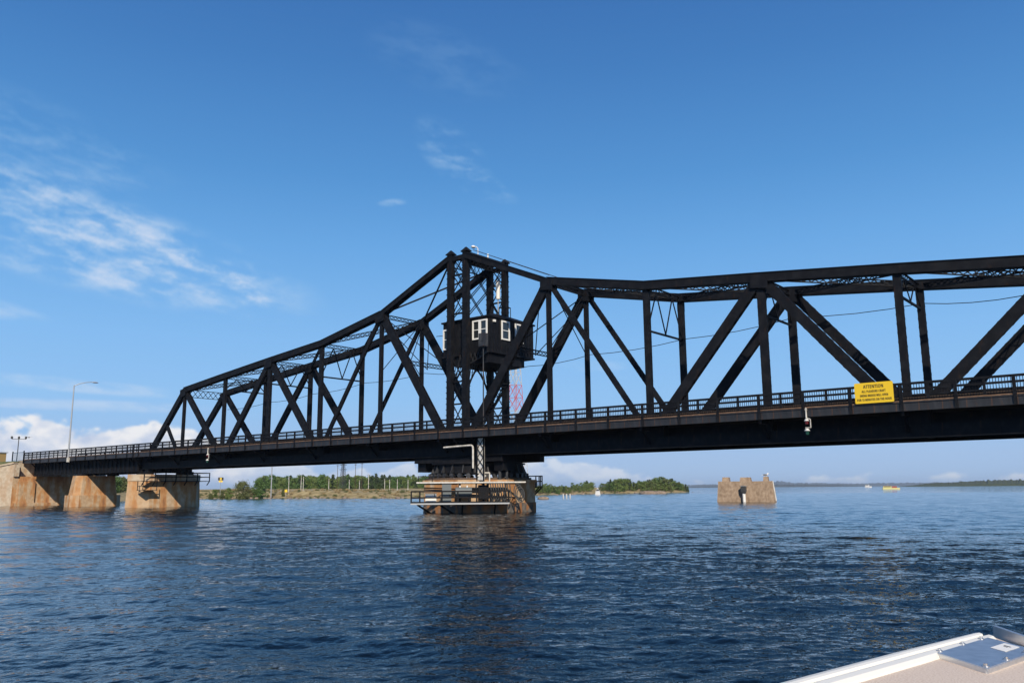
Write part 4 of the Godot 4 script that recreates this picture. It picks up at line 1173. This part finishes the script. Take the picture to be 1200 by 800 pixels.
# ------------------------------------------------------------------ trees
func crown(seed_: int, w: float, h: float, leaves: int, leaf: float, cone: float, low := 0.1) -> ArrayMesh:
	var r := RandomNumberGenerator.new(); r.seed = seed_
	var m := MB.new()
	var clumps := []
	for i in (26 if low > 0.05 else 44):
		var y := r.randf()
		var env := lerpf(sqrt(maxf(0.0, 1.0 - pow(y * 2.0 - 0.9, 2.0) / 1.25)), 1.0 - y, cone)
		var a := r.randf() * TAU
		var d := sqrt(r.randf()) * env * w * 0.42
		clumps.append([Vector3(cos(a) * d, h * (low + (0.92 - low) * y), sin(a) * d), w * r.randf_range(0.1, 0.2) * (0.5 + 0.5 * env)])
	for i in leaves:
		var c: Array = clumps[r.randi() % clumps.size()]
		var o: Vector3 = Vector3(r.randfn(), r.randfn() * 0.8, r.randfn()) * c[1] * 0.62
		var p: Vector3 = c[0] + o
		var x := Vector3(r.randfn(), r.randfn(), r.randfn()).normalized()
		var nrm: Vector3 = (o.normalized() + Vector3(r.randfn(), r.randfn() + 0.6, r.randfn()) * 0.5).normalized()
		x = (x - nrm * x.dot(nrm)).normalized() * leaf * r.randf_range(0.6, 1.2)
		var y2: Vector3 = nrm.cross(x) * 0.62
		m.tri(p - x, p + y2, p + x * 0.9); m.tri(p - x, p + x * 0.9, p - y2 * 0.9)
	return m.mesh()

func trunk(h: float, r: float, sd: int) -> ArrayMesh:
	var g := RandomNumberGenerator.new(); g.seed = sd
	var m := MB.new()
	m.tube(Vector3(0, -0.4, 0), Vector3(0, h * 0.5, 0), r, r * 0.7, 7); m.tube(Vector3(0, h * 0.5, 0), Vector3(0.05, h * 0.92, 0.04), r * 0.7, r * 0.2, 6)
	for k in 5:
		var a := g.randf() * TAU; var y := h * g.randf_range(0.25, 0.65)
		m.tube(Vector3(0, y, 0), Vector3(cos(a) * h * 0.2, y + h * 0.18, sin(a) * h * 0.2), r * 0.4, r * 0.12, 5)
	return m.mesh()

func bearing(deg: float, dist: float) -> Vector3:
	# a place on the chart: compass bearing from the boat (0 is -z, positive towards +x) and distance
	return Vector3(CAM.x + sin(deg_to_rad(deg)) * dist, 0, CAM.z - cos(deg_to_rad(deg)) * dist)

func on_land(deg: float, dist: float) -> Vector3:
	var p := bearing(deg, dist)
	p.y = ground_y(p)
	return p

func ordinal(k: int) -> String:
	var ones := ["", "first", "second", "third", "fourth", "fifth", "sixth", "seventh", "eighth", "ninth", "tenth", "eleventh", "twelfth", "thirteenth", "fourteenth", "fifteenth", "sixteenth", "seventeenth", "eighteenth", "nineteenth"]
	var tens := ["", "", "twenty", "thirty", "forty", "fifty", "sixty", "seventy", "eighty", "ninety"]
	var front := "hundred-and-" if k > 100 else ""
	if k == 100: return "hundredth"
	k = k % 100
	if k < 20: return front + ones[k]
	return front + tens[k / 10].trim_suffix("y") + "ieth" if k % 10 == 0 else front + tens[k / 10] + "-" + ones[k % 10]

func build_background() -> void:
	var kinds := []
	var mats := ["leaf_green", "leaf_yellow", "leaf_olive", "leaf_dark", "needle"]
	for k in 6:
		kinds.append([crown(200 + k, [3.4, 3.0, 2.6, 3.6, 2.0, 1.7][k], [4.2, 3.6, 4.0, 4.6, 4.6, 4.0][k], 620, 0.2, [0.1, 0.0, 0.25, 0.1, 0.9, 0.95][k]), trunk(4.0, 0.1, 300 + k)])
	var bushy := []
	for k in 6:
		bushy.append(crown(400 + k, [4.0, 3.4, 2.9, 4.2, 2.4, 2.0][k], 4.3, 2600, 0.17, [0.15, 0.1, 0.3, 0.3, 0.7, 0.9][k], 0.0))
	# shrubs on the near part of the left bank: bearing, distance, height, shape, leaf
	var shrubs := [[-58.66, 226, 2.0, 2, "leaf_olive", "low olive bush on the bank just right of the rest pier"], [-58.46, 230, 2.8, 1, "leaf_yellow", "pale bush on the bank beside the black and yellow sign"], [-58.0, 226, 2.6, 2, "leaf_olive", "small olive young tree left of the two largest bank trees"], [-57.59, 227, 3.2, 1, "leaf_yellow", "yellow-green young tree next to the broad bank tree"], [-56.72, 225, 5.2, 0, "leaf_olive", "broad olive tree on the bank, wider of the tallest pair"], [-55.7, 226, 5.1, 3, "leaf_green", "bright green tree on the bank, right of the broad olive tree"], [-54.23, 228, 2.1, 4, "leaf_olive", "tiny bush on the bank right of the tall grey pole"], [-48.07, 240, 2.0, 0, "leaf_dark", "dark green bush in front of the far wood"], [-64.3, 235, 4.6, 0, "leaf_green", "green bush seen between the two left piers"], [-63.8, 236, 4.0, 3, "leaf_olive", "olive bush beside the green bush between the two left piers"]]
	for s in shrubs:
		var k: Array = kinds[s[3]]
		var t := thing("bank_tree", s[5], "tree", on_land(s[0], s[1]))
		var sc: float = s[2] / 4.2
		part(t, "crown", bushy[s[3]], s[4]); part(t, "trunk", k[1], "bark")
		t.scale = Vector3(sc, sc, sc); t.rotation.y = rng.randf() * TAU
	# the wooded point on the right
	var placed := 0
	for i in 170:
		var b := -37.4 + 11.4 * i / 169.0 + rng.randf_range(-0.03, 0.03)
		var hgt := 2.5 + 2.3 * exp(-pow((b + 31.8) / 0.85, 2.0)) + 2.5 * exp(-pow((b + 29.1) / 1.5, 2.0)) + 1.0 * exp(-pow((b + 33.9) / 0.5, 2.0)) - 0.9 * smoothstep(-27.5, -26.0, b)
		if absf(b + 33.34) < 0.3: continue
		# walk outwards along the bearing until it is on land
		var d := 120.0
		while d < 460.0 and ground_y(bearing(b, d)) < 0.12: d += 2.0
		if d > 400.0: continue
		d += rng.randf_range(1.0, 26.0)
		placed += 1
		var ki := rng.randi() % 6
		var k: Array = kinds[ki]
		var t := thing("point_tree", "%s on the wooded point, %s tree counted from the left" % [["round green tree", "low yellow-green tree", "slender green tree", "broad olive tree", "dark pointed conifer", "narrow dark conifer"][ki], ordinal(placed)], "tree", on_land(b, d), "trees on the wooded point")
		var sc: float = hgt * rng.randf_range(0.8, 1.1) / 4.3
		part(t, "crown", k[0], ["leaf_green", "leaf_yellow", "leaf_green", "leaf_olive", "needle", "leaf_dark"][ki] if rng.randf() < 0.6 else "leaf_yellow"); part(t, "trunk", k[1], "bark")
		t.scale = Vector3(sc * 1.25, sc, sc * 1.25); t.rotation.y = rng.randf() * TAU
	# far wood behind the left bank, one mass
	for pass_ in 3:
		var mm := MultiMesh.new()
		mm.transform_format = MultiMesh.TRANSFORM_3D
		mm.mesh = kinds[[0, 4, 3][pass_]][0]
		mm.instance_count = 200
		for i in 200:
			var p := on_land(rng.randf_range(-55.6, -43.7) if i < 150 else rng.randf_range(-67.6, -63.0), rng.randf_range(330.0, 470.0))
			p.y -= 0.6
			var s := rng.randf_range(0.95, 1.5)
			mm.set_instance_transform(i, Transform3D(Basis(Vector3.UP, rng.randf() * TAU).scaled(Vector3(s * 1.2, s, s * 1.2)), p))
		var o := MultiMeshInstance3D.new()
		o.multimesh = mm
		o.material_override = mat[["leaf_green", "needle", "leaf_yellow"][pass_]]
		o.name = numbered("far_wood")
		add_child(o)
		o.set_meta("kind", "stuff")
		describe(o, ["mid green leafy trees of the far wood behind the bank", "dark needle trees of the far wood behind the bank", "yellow-green trees of the far wood behind the bank"][pass_], "wood")
	# rough scrub along the bank and the point
	for pass_ in 2:
		var mm := MultiMesh.new()
		mm.transform_format = MultiMesh.TRANSFORM_3D
		mm.mesh = crown(600 + pass_, 4.5, 2.2, 260, 0.3, 0.2, 0.0)
		mm.instance_count = 420
		for i in 420:
			var q := rng.randf_range(10.0, 60.0) if i < 260 else rng.randf_range(82.0, 225.0)
			var p := land_point(q, rng.randf_range(2.0, 60.0))
			var s := rng.randf_range(0.1, 0.26)
			mm.set_instance_transform(i, Transform3D(Basis(Vector3.UP, rng.randf() * TAU).scaled(Vector3(s * 1.3, s, s * 1.3)), p))
		var o := MultiMeshInstance3D.new()
		o.multimesh = mm
		o.material_override = mat[["leaf_olive", "straw"][pass_]]
		o.name = numbered("bank_scrub")
		add_child(o)
		o.set_meta("kind", "stuff")
		describe(o, ["low olive scrub scattered over the far banks", "pale straw tufts scattered over the far banks"][pass_], "scrub")
	# utility poles and pylon behind the bank: bearing, distance, height of the top
	var poles := [[-53.89, 230, 5.5, "leftmost of the pale poles before the far wood"], [-53.11, 240, 5.9, "thin pale pole left in the close pair before the wood"], [-52.97, 236, 5.6, "thicker pale pole right in the close pair before the wood"], [-51.33, 235, 5.0, "short pale pole just left of the tall lattice pylon"], [-50.78, 250, 9.3, "tall pole touching the pylon's left side"], [-50.0, 240, 4.8, "short pale pole just right of the lattice pylon"], [-49.61, 255, 9.7, "tall dark pole, first right of the pylon"], [-49.33, 240, 4.6, "short pole between the two tall dark poles"], [-49.19, 250, 9.8, "tall dark pole, second right of the pylon"], [-48.74, 240, 6.4, "white pole of middle height before the wood"], [-47.67, 236, 4.9, "pale pole right of the dark green bush"], [-47.34, 245, 4.8, "slim pale pole between two others right of the bush"], [-46.83, 240, 4.9, "thick pale pole near the service platform's left end"], [-46.12, 240, 4.7, "rightmost pale pole beside the pivot pier platform"]]
	for s in poles:
		var base := on_land(s[0], s[1])
		var h: float = s[2] - base.y
		var t := thing("utility_pole", s[3], "pole", base, "poles before the far wood")
		var m := MB.new(); m.tube(Vector3(0, -0.3, 0), Vector3(0, h, 0), 0.085, 0.065, 7); part(t, "post", m, "worn_white" if h < 6.5 else "bark")
		m = MB.new(); m.beam(Vector3(-0.6, h - 0.35, 0), Vector3(0.6, h - 0.35, 0), 0.09, 0.09); part(t, "crossarm", m, "bark")
	lattice_mast("power_pylon", "dark lattice power pylon behind the bank under the bridge", "pylon", on_land(-50.42, 255.0), 9.7, 0.85, 0.3, ["dull_grey", "dull_grey"])
	lattice_mast("radio_mast", "red and white lattice radio mast seen below the cabin", "mast", on_land(-38.8, 330.0), 62.9, 3.3, 0.9, ["worn_white", "tower_red"])
	# tall grey pole on the bank
	var pb := on_land(-54.99, 226.0)
	var t2 := thing("grey_pole", "tall plain grey pole on the bank right of the bright green tree", "pole", pb)
	var mm2 := MB.new(); mm2.tube(Vector3(0, -0.3, 0), Vector3(0, 9.3 - pb.y, 0), 0.17, 0.12, 8); part(t2, "post", mm2, "galvanised")
	# road sign with black and yellow panels
	pb = on_land(-58.12, 226.0)
	t2 = thing("road_sign", "black and yellow road sign on the bank behind the bridge", "sign", pb)
	var sy := 5.0 - pb.y
	mm2 = MB.new(); mm2.tube(Vector3(0, 0, 0), Vector3(0, sy, 0), 0.06); part(t2, "post", mm2, "galvanised")
	mm2 = MB.new(); mm2.box(-0.65, 0.65, sy - 0.4, sy + 0.35, -0.02, 0.02); part(t2, "black_panel", mm2, "sign_black")
	mm2 = MB.new(); mm2.beam(Vector3(0, sy - 0.3, 0.035), Vector3(0, sy + 0.26, 0.035), 0.4, 0.02, Vector3(0, 0, 1)); part(t2, "symbol", mm2, "sign_yellow")
	mm2 = MB.new(); mm2.box(-0.45, 0.45, sy - 0.85, sy - 0.43, -0.02, 0.02); part(t2, "yellow_panel", mm2, "sign_yellow")
	t2.rotation.y = 0.98
	# small yellow marker by the bank
	t2 = thing("yellow_marker", "tiny yellow marker board on a post by the bank", "marker", on_land(-54.05, 226.0))
	mm2 = MB.new(); mm2.tube(Vector3(0, 0, 0), Vector3(0, 1.5, 0), 0.05); part(t2, "post", mm2, "galvanised")
	mm2 = MB.new(); mm2.plan([Vector2(-0.3, 0.06), Vector2(0.3, 0.06), Vector2(0.3, 0.02), Vector2(-0.3, 0.02)], 1.2, 1.8); part(t2, "board", mm2, "sign_yellow")
	t2.rotation.y = 0.9
	# white light tower on the wooded point
	t2 = thing("white_beacon_tower", "small white beacon tower standing among trees on the point", "beacon tower", on_land(-33.34, 244.0))
	mm2 = MB.new(); mm2.plan([Vector2(-0.7, 0.7), Vector2(0.7, 0.7), Vector2(0.7, -0.7), Vector2(-0.7, -0.7)], -0.2, 2.0, [Vector2(-0.42, 0.42), Vector2(0.42, 0.42), Vector2(0.42, -0.42), Vector2(-0.42, -0.42)]); part(t2, "wall", mm2, "white_paint")
	mm2 = MB.new(); mm2.box(-0.5, 0.5, 2.0, 2.1, -0.5, 0.5); mm2.plan([Vector2(-0.3, 0.3), Vector2(0.3, 0.3), Vector2(0.3, -0.3), Vector2(-0.3, -0.3)], 2.5, 2.8, [Vector2(-0.05, 0.05), Vector2(0.05, 0.05), Vector2(0.05, -0.05), Vector2(-0.05, -0.05)]); part(t2, "roof", mm2, "white_paint")
	mm2 = MB.new(); mm2.box(-0.26, 0.26, 2.1, 2.5, -0.26, 0.26); part(t2, "lantern", mm2, "glass")
	# low rocks on the point
	for e in [[-37.0, 158.0, 0.8, "tan rock at the point's left end beside the pivot pier"], [-29.97, 270.0, 2.0, "leftmost of the tan rocks on the middle of the point"], [-29.69, 272.0, 1.6, "middle one of the tan rocks on the point"], [-29.29, 274.0, 1.8, "rightmost of the tan rocks on the middle of the point"]]:
		var c := on_land(e[0], e[1])
		var mr := MB.new(); mr.ball(Vector3.ZERO, Vector3(e[2] * 1.6, e[2] * 0.5, e[2]), 9, 5)
		for k in mr.v.size(): mr.v[k] *= 1.0 + 0.25 * land_noise.get_noise_3dv(mr.v[k] * 9.0 + c)
		var o2 := part(self, "shore_boulder", mr, "shore_rock")
		o2.position = Vector3(c.x, maxf(0.1, c.y), c.z)
		describe(o2, e[3], "rock", "large rocks of the wooded point")
	# pale stump posts at the water's edge
	for e in [[-35.66, "leftmost of three short pale posts before the wooded point"], [-35.43, "middle one of three short pale posts before the wooded point"], [-35.2, "rightmost of three short pale posts before the wooded point"]]:
		var c := bearing(e[0], 168.0)
		var mr := MB.new(); mr.tube(Vector3(0, -0.5, 0), Vector3(0, 0.8, 0), 0.13, 0.11, 8)
		var o3 := part(self, "mooring_post", mr, "worn_white")
		o3.position = Vector3(c.x, 0.1, c.z)
		describe(o3, e[1], "post", "pale posts before the wooded point")
	# left: tank-like shed and triple lamp behind the wing wall
	t2 = thing("shed", "tan boxy shed cut by the left edge beyond the bridge road", "shed", Vector3(-117.5, 6.3, -1.9))
	mm2 = MB.new(); mm2.box(-4.0, 4.0, -0.4, 2.6, -3.0, 3.0); part(t2, "wall", mm2, "tan_wall")
	mm2 = MB.new(); mm2.box(-4.2, 4.2, 2.6, 2.75, -3.2, 3.2); part(t2, "roof", mm2, "galvanised")
	mm2 = MB.new(); mm2.box(4.0, 4.06, 0.0, 2.0, -0.5, 0.5); part(t2, "door", mm2, "dull_grey")
	t2 = thing("triple_lamp", "distant triple-headed lamp post at the road's left end", "street lamp", Vector3(-106.0, 6.5, -3.9))
	mm2 = MB.new(); mm2.tube(Vector3(0, -0.3, 0), Vector3(0, 4.6, 0), 0.09, 0.07, 8); mm2.beam(Vector3(-0.3, 4.5, 1.0), Vector3(0.3, 4.5, -1.0), 0.08, 0.08); part(t2, "post", mm2, "dull_grey")
	for e in [-1.0, 0.0, 1.0]:
		mm2 = MB.new(); mm2.ball(Vector3(-0.3 * e, 4.75, e), Vector3(0.2, 0.25, 0.2)); part(t2, "lamp_head", mm2, "dull_grey")
	# blue-grey end fence on the approach
	t2 = thing("end_fence", "short blue-grey fence panel at the approach railing's left end", "fence", Vector3(-89.0, 6.75, 1.75))
	for k in 9:
		mm2 = MB.new(); mm2.box(-3.4 + k * 0.42, -3.36 + k * 0.42, 0.0, 1.3, -0.02, 0.02); part(t2, "bar", mm2, "rail_blue")
	for y in [0.05, 1.3]:
		mm2 = MB.new(); mm2.box(-3.6, 0.6, y - 0.03, y + 0.03, -0.03, 0.03); part(t2, "rail", mm2, "rail_blue")
	for x in [-3.6, 0.6]:
		mm2 = MB.new(); mm2.box(x - 0.07, x + 0.07, -0.4, 1.5, -0.07, 0.07); part(t2, "post", mm2, "black_steel")
	# gliding gull over the approach
	t2 = thing("flying_gull", "dark speck of a gull gliding above the left railing", "bird", bearing(-69.05, 95.0) + Vector3(0, 7.3, 0))
	mm2 = MB.new(); mm2.ball(Vector3.ZERO, Vector3(0.16, 0.05, 0.05), 8, 5); part(t2, "body", mm2, "bird_grey")
	for s in [-1.0, 1.0]:
		mm2 = MB.new(); mm2.hexa([Vector3(-0.06, 0, 0), Vector3(0.07, 0, 0), Vector3(-0.04, 0.08, -0.36 * s), Vector3(-0.09, 0.08, -0.36 * s), Vector3(-0.06, 0.02, 0), Vector3(0.07, 0.02, 0), Vector3(-0.04, 0.09, -0.36 * s), Vector3(-0.09, 0.09, -0.36 * s)]); part(t2, "wing", mm2, "bird_grey")
	# boats on the open water
	t2 = thing("tour_boat", "distant yellow and red boat on the open water", "boat", bearing(-15.0, 520.0))
	t2.rotation.y = 0.35
	var hull := [Vector2(-4.4, 1.3), Vector2(2.6, 1.3), Vector2(4.6, 0), Vector2(2.6, -1.3), Vector2(-4.4, -1.3)]
	mm2 = MB.new(); mm2.plan(hull, -0.4, 0.8, hull); part(t2, "hull", mm2, "hull_yellow")
	mm2 = MB.new(); mm2.plan([Vector2(-4.0, 1.1), Vector2(0.2, 1.1), Vector2(0.2, -1.1), Vector2(-4.0, -1.1)], 0.8, 1.8); part(t2, "cabin", mm2, "hull_yellow")
	mm2 = MB.new(); mm2.plan([Vector2(0.5, 1.0), Vector2(3.0, 1.0), Vector2(3.0, -1.0), Vector2(0.5, -1.0)], 0.8, 1.7); part(t2, "foredeck_house", mm2, "hull_red")
	mm2 = MB.new(); mm2.box(-4.2, 0.5, 1.8, 1.9, -1.2, 1.2); part(t2, "roof", mm2, "hull_red")
	mm2 = MB.new(); mm2.box(-3.6, -0.2, 1.2, 1.6, -1.12, 1.12); part(t2, "window", mm2, "glass")
	mm2 = MB.new(); mm2.tube(Vector3(-1.5, 1.9, 0), Vector3(-1.5, 3.4, 0), 0.06); part(t2, "mast", mm2, "worn_white")
	t2 = thing("far_boat", "white speck of a boat far off on the horizon", "boat", bearing(-16.3, 1300.0))
	mm2 = MB.new(); mm2.plan([Vector2(-4, 1.4), Vector2(3, 1.4), Vector2(5, 0), Vector2(3, -1.4), Vector2(-4, -1.4)], -0.5, 1.3); part(t2, "hull", mm2, "white_paint")
	mm2 = MB.new(); mm2.box(-3, 1.5, 1.3, 3.6, -1.1, 1.1); part(t2, "cabin", mm2, "white_paint")
	mm2 = MB.new(); mm2.box(-2.6, 1.1, 2.3, 3.0, -1.14, 1.14); part(t2, "window", mm2, "glass")
	# far shores and hills round the horizon
	far_ridge("wooded_shore", -14.9, -2.0, 1700.0, [[-14.9, 0.0], [-13.8, 2.2], [-12.9, 6.0], [-11.5, 7.5], [-9.7, 10.5], [-8.0, 11.0], [-2.0, 12.0]], "far_forest", 200.0)
	far_ridge("low_shore", -28.0, -15.5, 3600.0, [[-28.0, 3.0], [-23.4, 9.0], [-20.7, 11.0], [-18.2, 7.0], [-15.5, 1.0]], "far_rock", 300.0)
	far_ridge("far_hills", -29.0, -3.0, 7500.0, [[-29.0, 22.0], [-24.5, 28.0], [-22.0, 42.0], [-21.5, 50.0], [-20.7, 34.0], [-17.2, 24.0], [-12.4, 26.0], [-3.0, 24.0]], "far_rock", 900.0)

func far_ridge(called: String, u0: float, u1: float, dist: float, prof: Array, material: String, depth: float) -> void:
	var f := noise(FastNoiseLite.TYPE_SIMPLEX_SMOOTH, 0.3, called.length(), 4)
	var m := MB.new()
	var prev := []
	var u := u0
	while u <= u1:
		var h := 0.0
		for k in prof.size() - 1:
			if u >= prof[k][0]: h = lerpf(prof[k][1], prof[k + 1][1], clampf((u - prof[k][0]) / (prof[k + 1][0] - prof[k][0]), 0, 1))
		h *= 1.0 + 0.3 * f.get_noise_1d(u * 20.0)
		var row := []
		for e in [[0.0, -1.0], [0.1, 0.35], [0.25, 0.75], [0.5, 1.0], [1.0, -0.5]]:
			var p := bearing(u, dist + depth * e[0])
			p.y = h * e[1] * (1.0 + 0.12 * f.get_noise_2d(u * 40.0, e[0] * 30.0))
			row.append(p)
		if prev.size():
			for i in row.size() - 1: m.quad(prev[i], row[i], row[i + 1], prev[i + 1])
		prev = row
		u += 0.05
	part(self, called, m, material).set_meta("kind", "structure")

func ground_y(p: Vector3) -> float:
	var q := p.x * 0.28 - p.z * 0.96
	var s := shore_at(q)
	var off := (s.x - p.x) / 0.96
	return land_y(off, q, land_noise)

func lattice_mast(called: String, label: String, cat: String, base: Vector3, top: float, wb: float, wt: float, tones: Array) -> void:
	var h := top - base.y
	var t := thing(called, label, cat, base)
	var secs := 12
	for s in secs:
		var m := MB.new()
		var y0 := h * s / secs; var y1 := h * (s + 1) / secs
		var a := lerpf(wb, wt, float(s) / secs); var b := lerpf(wb, wt, float(s + 1) / secs)
		var th := 0.023 * wb + 0.03
		var cs := [Vector2(-1, -1), Vector2(1, -1), Vector2(1, 1), Vector2(-1, 1)]
		for i in 4:
			var p: Vector2 = cs[i]; var q: Vector2 = cs[(i + 1) % 4]
			m.beam(Vector3(p.x * a, y0, p.y * a), Vector3(p.x * b, y1, p.y * b), th * 1.3, th * 1.3)
			m.beam(Vector3(p.x * a, y0, p.y * a), Vector3(q.x * b, y1, q.y * b), th, th)
			m.beam(Vector3(q.x * a, y0, q.y * a), Vector3(p.x * b, y1, p.y * b), th, th)
			m.beam(Vector3(p.x * b, y1, p.y * b), Vector3(q.x * b, y1, q.y * b), th, th)
		part(t, "mast_section", m, tones[(s / 2) % 2])
	if called == "power_pylon":
		for y in [h * 0.78, h * 0.95]:
			var m := MB.new(); m.beam(Vector3(-1.6, y, 0), Vector3(1.6, y, 0), 0.12, 0.14); part(t, "crossarm", m, tones[0])

# ------------------------------------------------------------------ the boat that carries the camera
func build_boat() -> void:
	var t := thing("own_boat", "beige bow deck of a small boat with white rounded gunwale", "boat", Vector3(49.3, 0, 51.0))
	var o := t.position
	var y := 1.2
	var rim := [Vector2(49.27, 49.36), Vector2(49.10, 50.13), Vector2(48.95, 50.86), Vector2(48.78, 51.7), Vector2(48.62, 52.6), Vector2(48.6, 53.3), Vector2(52.6, 53.3), Vector2(51.7, 52.3), Vector2(50.6, 50.95), Vector2(49.9, 49.98), Vector2(49.47, 49.42), Vector2(49.37, 49.27)]
	var loc := []
	var keel := []
	for p in rim:
		loc.append(p - Vector2(o.x, o.z))
		keel.append(Vector2(50.1, 52.1) + (p - Vector2(50.1, 52.1)) * 0.72 - Vector2(o.x, o.z))
	loc.reverse(); keel.reverse()
	var m := MB.new()
	var fan := PackedVector2Array(loc)
	var tris := Geometry2D.triangulate_polygon(fan)
	for i in range(0, tris.size(), 3):
		var a: Vector2 = fan[tris[i]]; var b: Vector2 = fan[tris[i + 1]]; var c: Vector2 = fan[tris[i + 2]]
		m.tri(Vector3(a.x, y, a.y), Vector3(b.x, y, b.y), Vector3(c.x, y, c.y))
	face_up(m)
	part(t, "bow_deck", m, "nonskid_gelcoat")
	m = MB.new()
	for i in loc.size():
		var j := (i + 1) % loc.size()
		m.quad(Vector3(keel[i].x, -0.35, keel[i].y), Vector3(keel[j].x, -0.35, keel[j].y), Vector3(loc[j].x, y - 0.02, loc[j].y), Vector3(loc[i].x, y - 0.02, loc[i].y))
	fix_out(m)
	part(t, "hull", m, "boat_white")
	# gunwale: a soft-edged moulding with two ridges along the left edge, one lip along the right
	gunwale(t, [Vector2(49.285, 49.34), Vector2(49.10, 50.13), Vector2(48.95, 50.86), Vector2(48.78, 51.7), Vector2(48.62, 52.6), Vector2(48.6, 53.3)], o, y, 0.15, "boat_white")
	m = MB.new()
	var lip := [Vector2(49.36, 49.2), Vector2(49.52, 49.44), Vector2(49.92, 50.0), Vector2(50.62, 50.97), Vector2(51.72, 52.32), Vector2(52.6, 53.3)]
	for i in lip.size() - 1:
		m.beam(Vector3(lip[i].x - o.x, y + 0.02, lip[i].y - o.z), Vector3(lip[i + 1].x - o.x, y + 0.02, lip[i + 1].y - o.z), 0.02, 0.06)
	part(t, "starboard_lip", m, "aluminium")
	# metal hatch plate bolted to the deck, with a paper sticker
	var h := thing("hatch_plate", "brushed metal hatch plate with bolts on the boat's bow deck", "hatch", Vector3(49.425, y, 49.825))
	var ho := h.position
	var ca := Vector3(49.24, 0.022, 49.98); var cb := Vector3(49.35, 0.022, 49.41); var cd := Vector3(49.5, 0.022, 50.24)
	var cc := cb + cd - ca
	var q := []
	for p in [ca, cd, cc, cb]: q.append(Vector3(p.x - ho.x, p.y, p.z - ho.z))
	m = MB.new()
	var up := Vector3(0, 0.012, 0)
	m.hexa([q[0] - up, q[1] - up, q[2] - up, q[3] - up, q[0], q[1], q[2], q[3]])
	part(h, "plate", m, "aluminium")
	m = MB.new()
	for i in 4:
		var a: Vector3 = q[i]; var b: Vector3 = q[(i + 1) % 4]
		m.beam(a * Vector3(0.985, 0, 0.985) + Vector3(0, 0.006, 0), b * Vector3(0.985, 0, 0.985) + Vector3(0, 0.006, 0), 0.012, 0.026)
	part(h, "rim", m, "aluminium")
	for e in [[0.06, 0.05], [0.5, 0.04], [0.86, 0.05], [0.05, 0.94], [0.42, 0.95], [0.8, 0.95]]:
		var p: Vector3 = q[0] + (q[3] - q[0]) * e[0] + (q[1] - q[0]) * e[1]
		m = MB.new(); m.tube(p, p + Vector3(0, 0.004, 0), 0.015, 0.015, 12); m.tube(p + Vector3(0, 0.004, 0), p + Vector3(0, 0.012, 0), 0.01, 0.008, 6)
		part(h, "bolt", m, "bolt_steel")
	var st := thing("sticker", "white paper sticker on the metal hatch plate", "sticker", Vector3.ZERO)
	st.position = Vector3(49.48, y + 0.0235, 49.68)
	m = MB.new()
	var e0: Vector3 = (q[3] - q[0]).normalized() * 0.085; var e1: Vector3 = (q[1] - q[0]).normalized() * 0.052
	m.obox(Vector3.ZERO, e1, Vector3(0, 0.0006, 0), -e0)
	fix_out(m)
	part(st, "sheet", m, "paper")
	m = MB.new(); m.obox(Vector3(0, 0.001, 0) + e0 * 0.35, e1 * 0.45, Vector3(0, 0.0004, 0), -e0 * 0.08); fix_out(m); part(st, "printed_line", m, "dull_grey")
	m = MB.new(); m.obox(Vector3(0, 0.001, 0) + e0 * 0.1, e1 * 0.25, Vector3(0, 0.0004, 0), -e0 * 0.05); fix_out(m); part(st, "printed_line", m, "dull_grey")

func gunwale(t: Node3D, line: Array, o: Vector3, y: float, w: float, material: String) -> void:
	# cross-section swept along the edge: outer roll, groove, inner roll
	var prof := [[0.0, -0.1], [-0.015, -0.04], [-0.01, 0.0], [0.012, 0.026], [0.04, 0.03], [0.058, 0.026], [0.064, 0.014], [0.07, 0.012], [0.076, 0.02], [0.1, 0.026], [0.128, 0.022], [0.145, 0.01], [0.15, -0.005]]
	var m := MB.new()
	var rows := []
	for i in line.size():
		var d: Vector2 = (line[mini(i + 1, line.size() - 1)] - line[maxi(i - 1, 0)]).normalized()
		var inw := Vector2(d.y, -d.x)
		if inw.x < 0: inw = -inw
		var row := []
		for e in prof:
			var p: Vector2 = line[i] + inw * e[0] * (w / 0.15) * (0.75 if i == 0 else 1.0)
			row.append(Vector3(p.x - o.x, y + e[1], p.y - o.z))
		rows.append(row)
	for i in rows.size() - 1:
		for k in prof.size() - 1:
			m.quad(rows[i][k], rows[i + 1][k], rows[i + 1][k + 1], rows[i][k + 1])
	for k in range(1, prof.size() - 1): m.tri(rows[0][0], rows[0][k], rows[0][k + 1])
	for i in range(0, m.n.size(), 3):
		if m.n[i].y < -0.05:
			var s := m.v[i + 1]; m.v[i + 1] = m.v[i + 2]; m.v[i + 2] = s
			for k in 3: m.n[i + k] = -m.n[i + k]
	part(t, "gunwale", m, material)
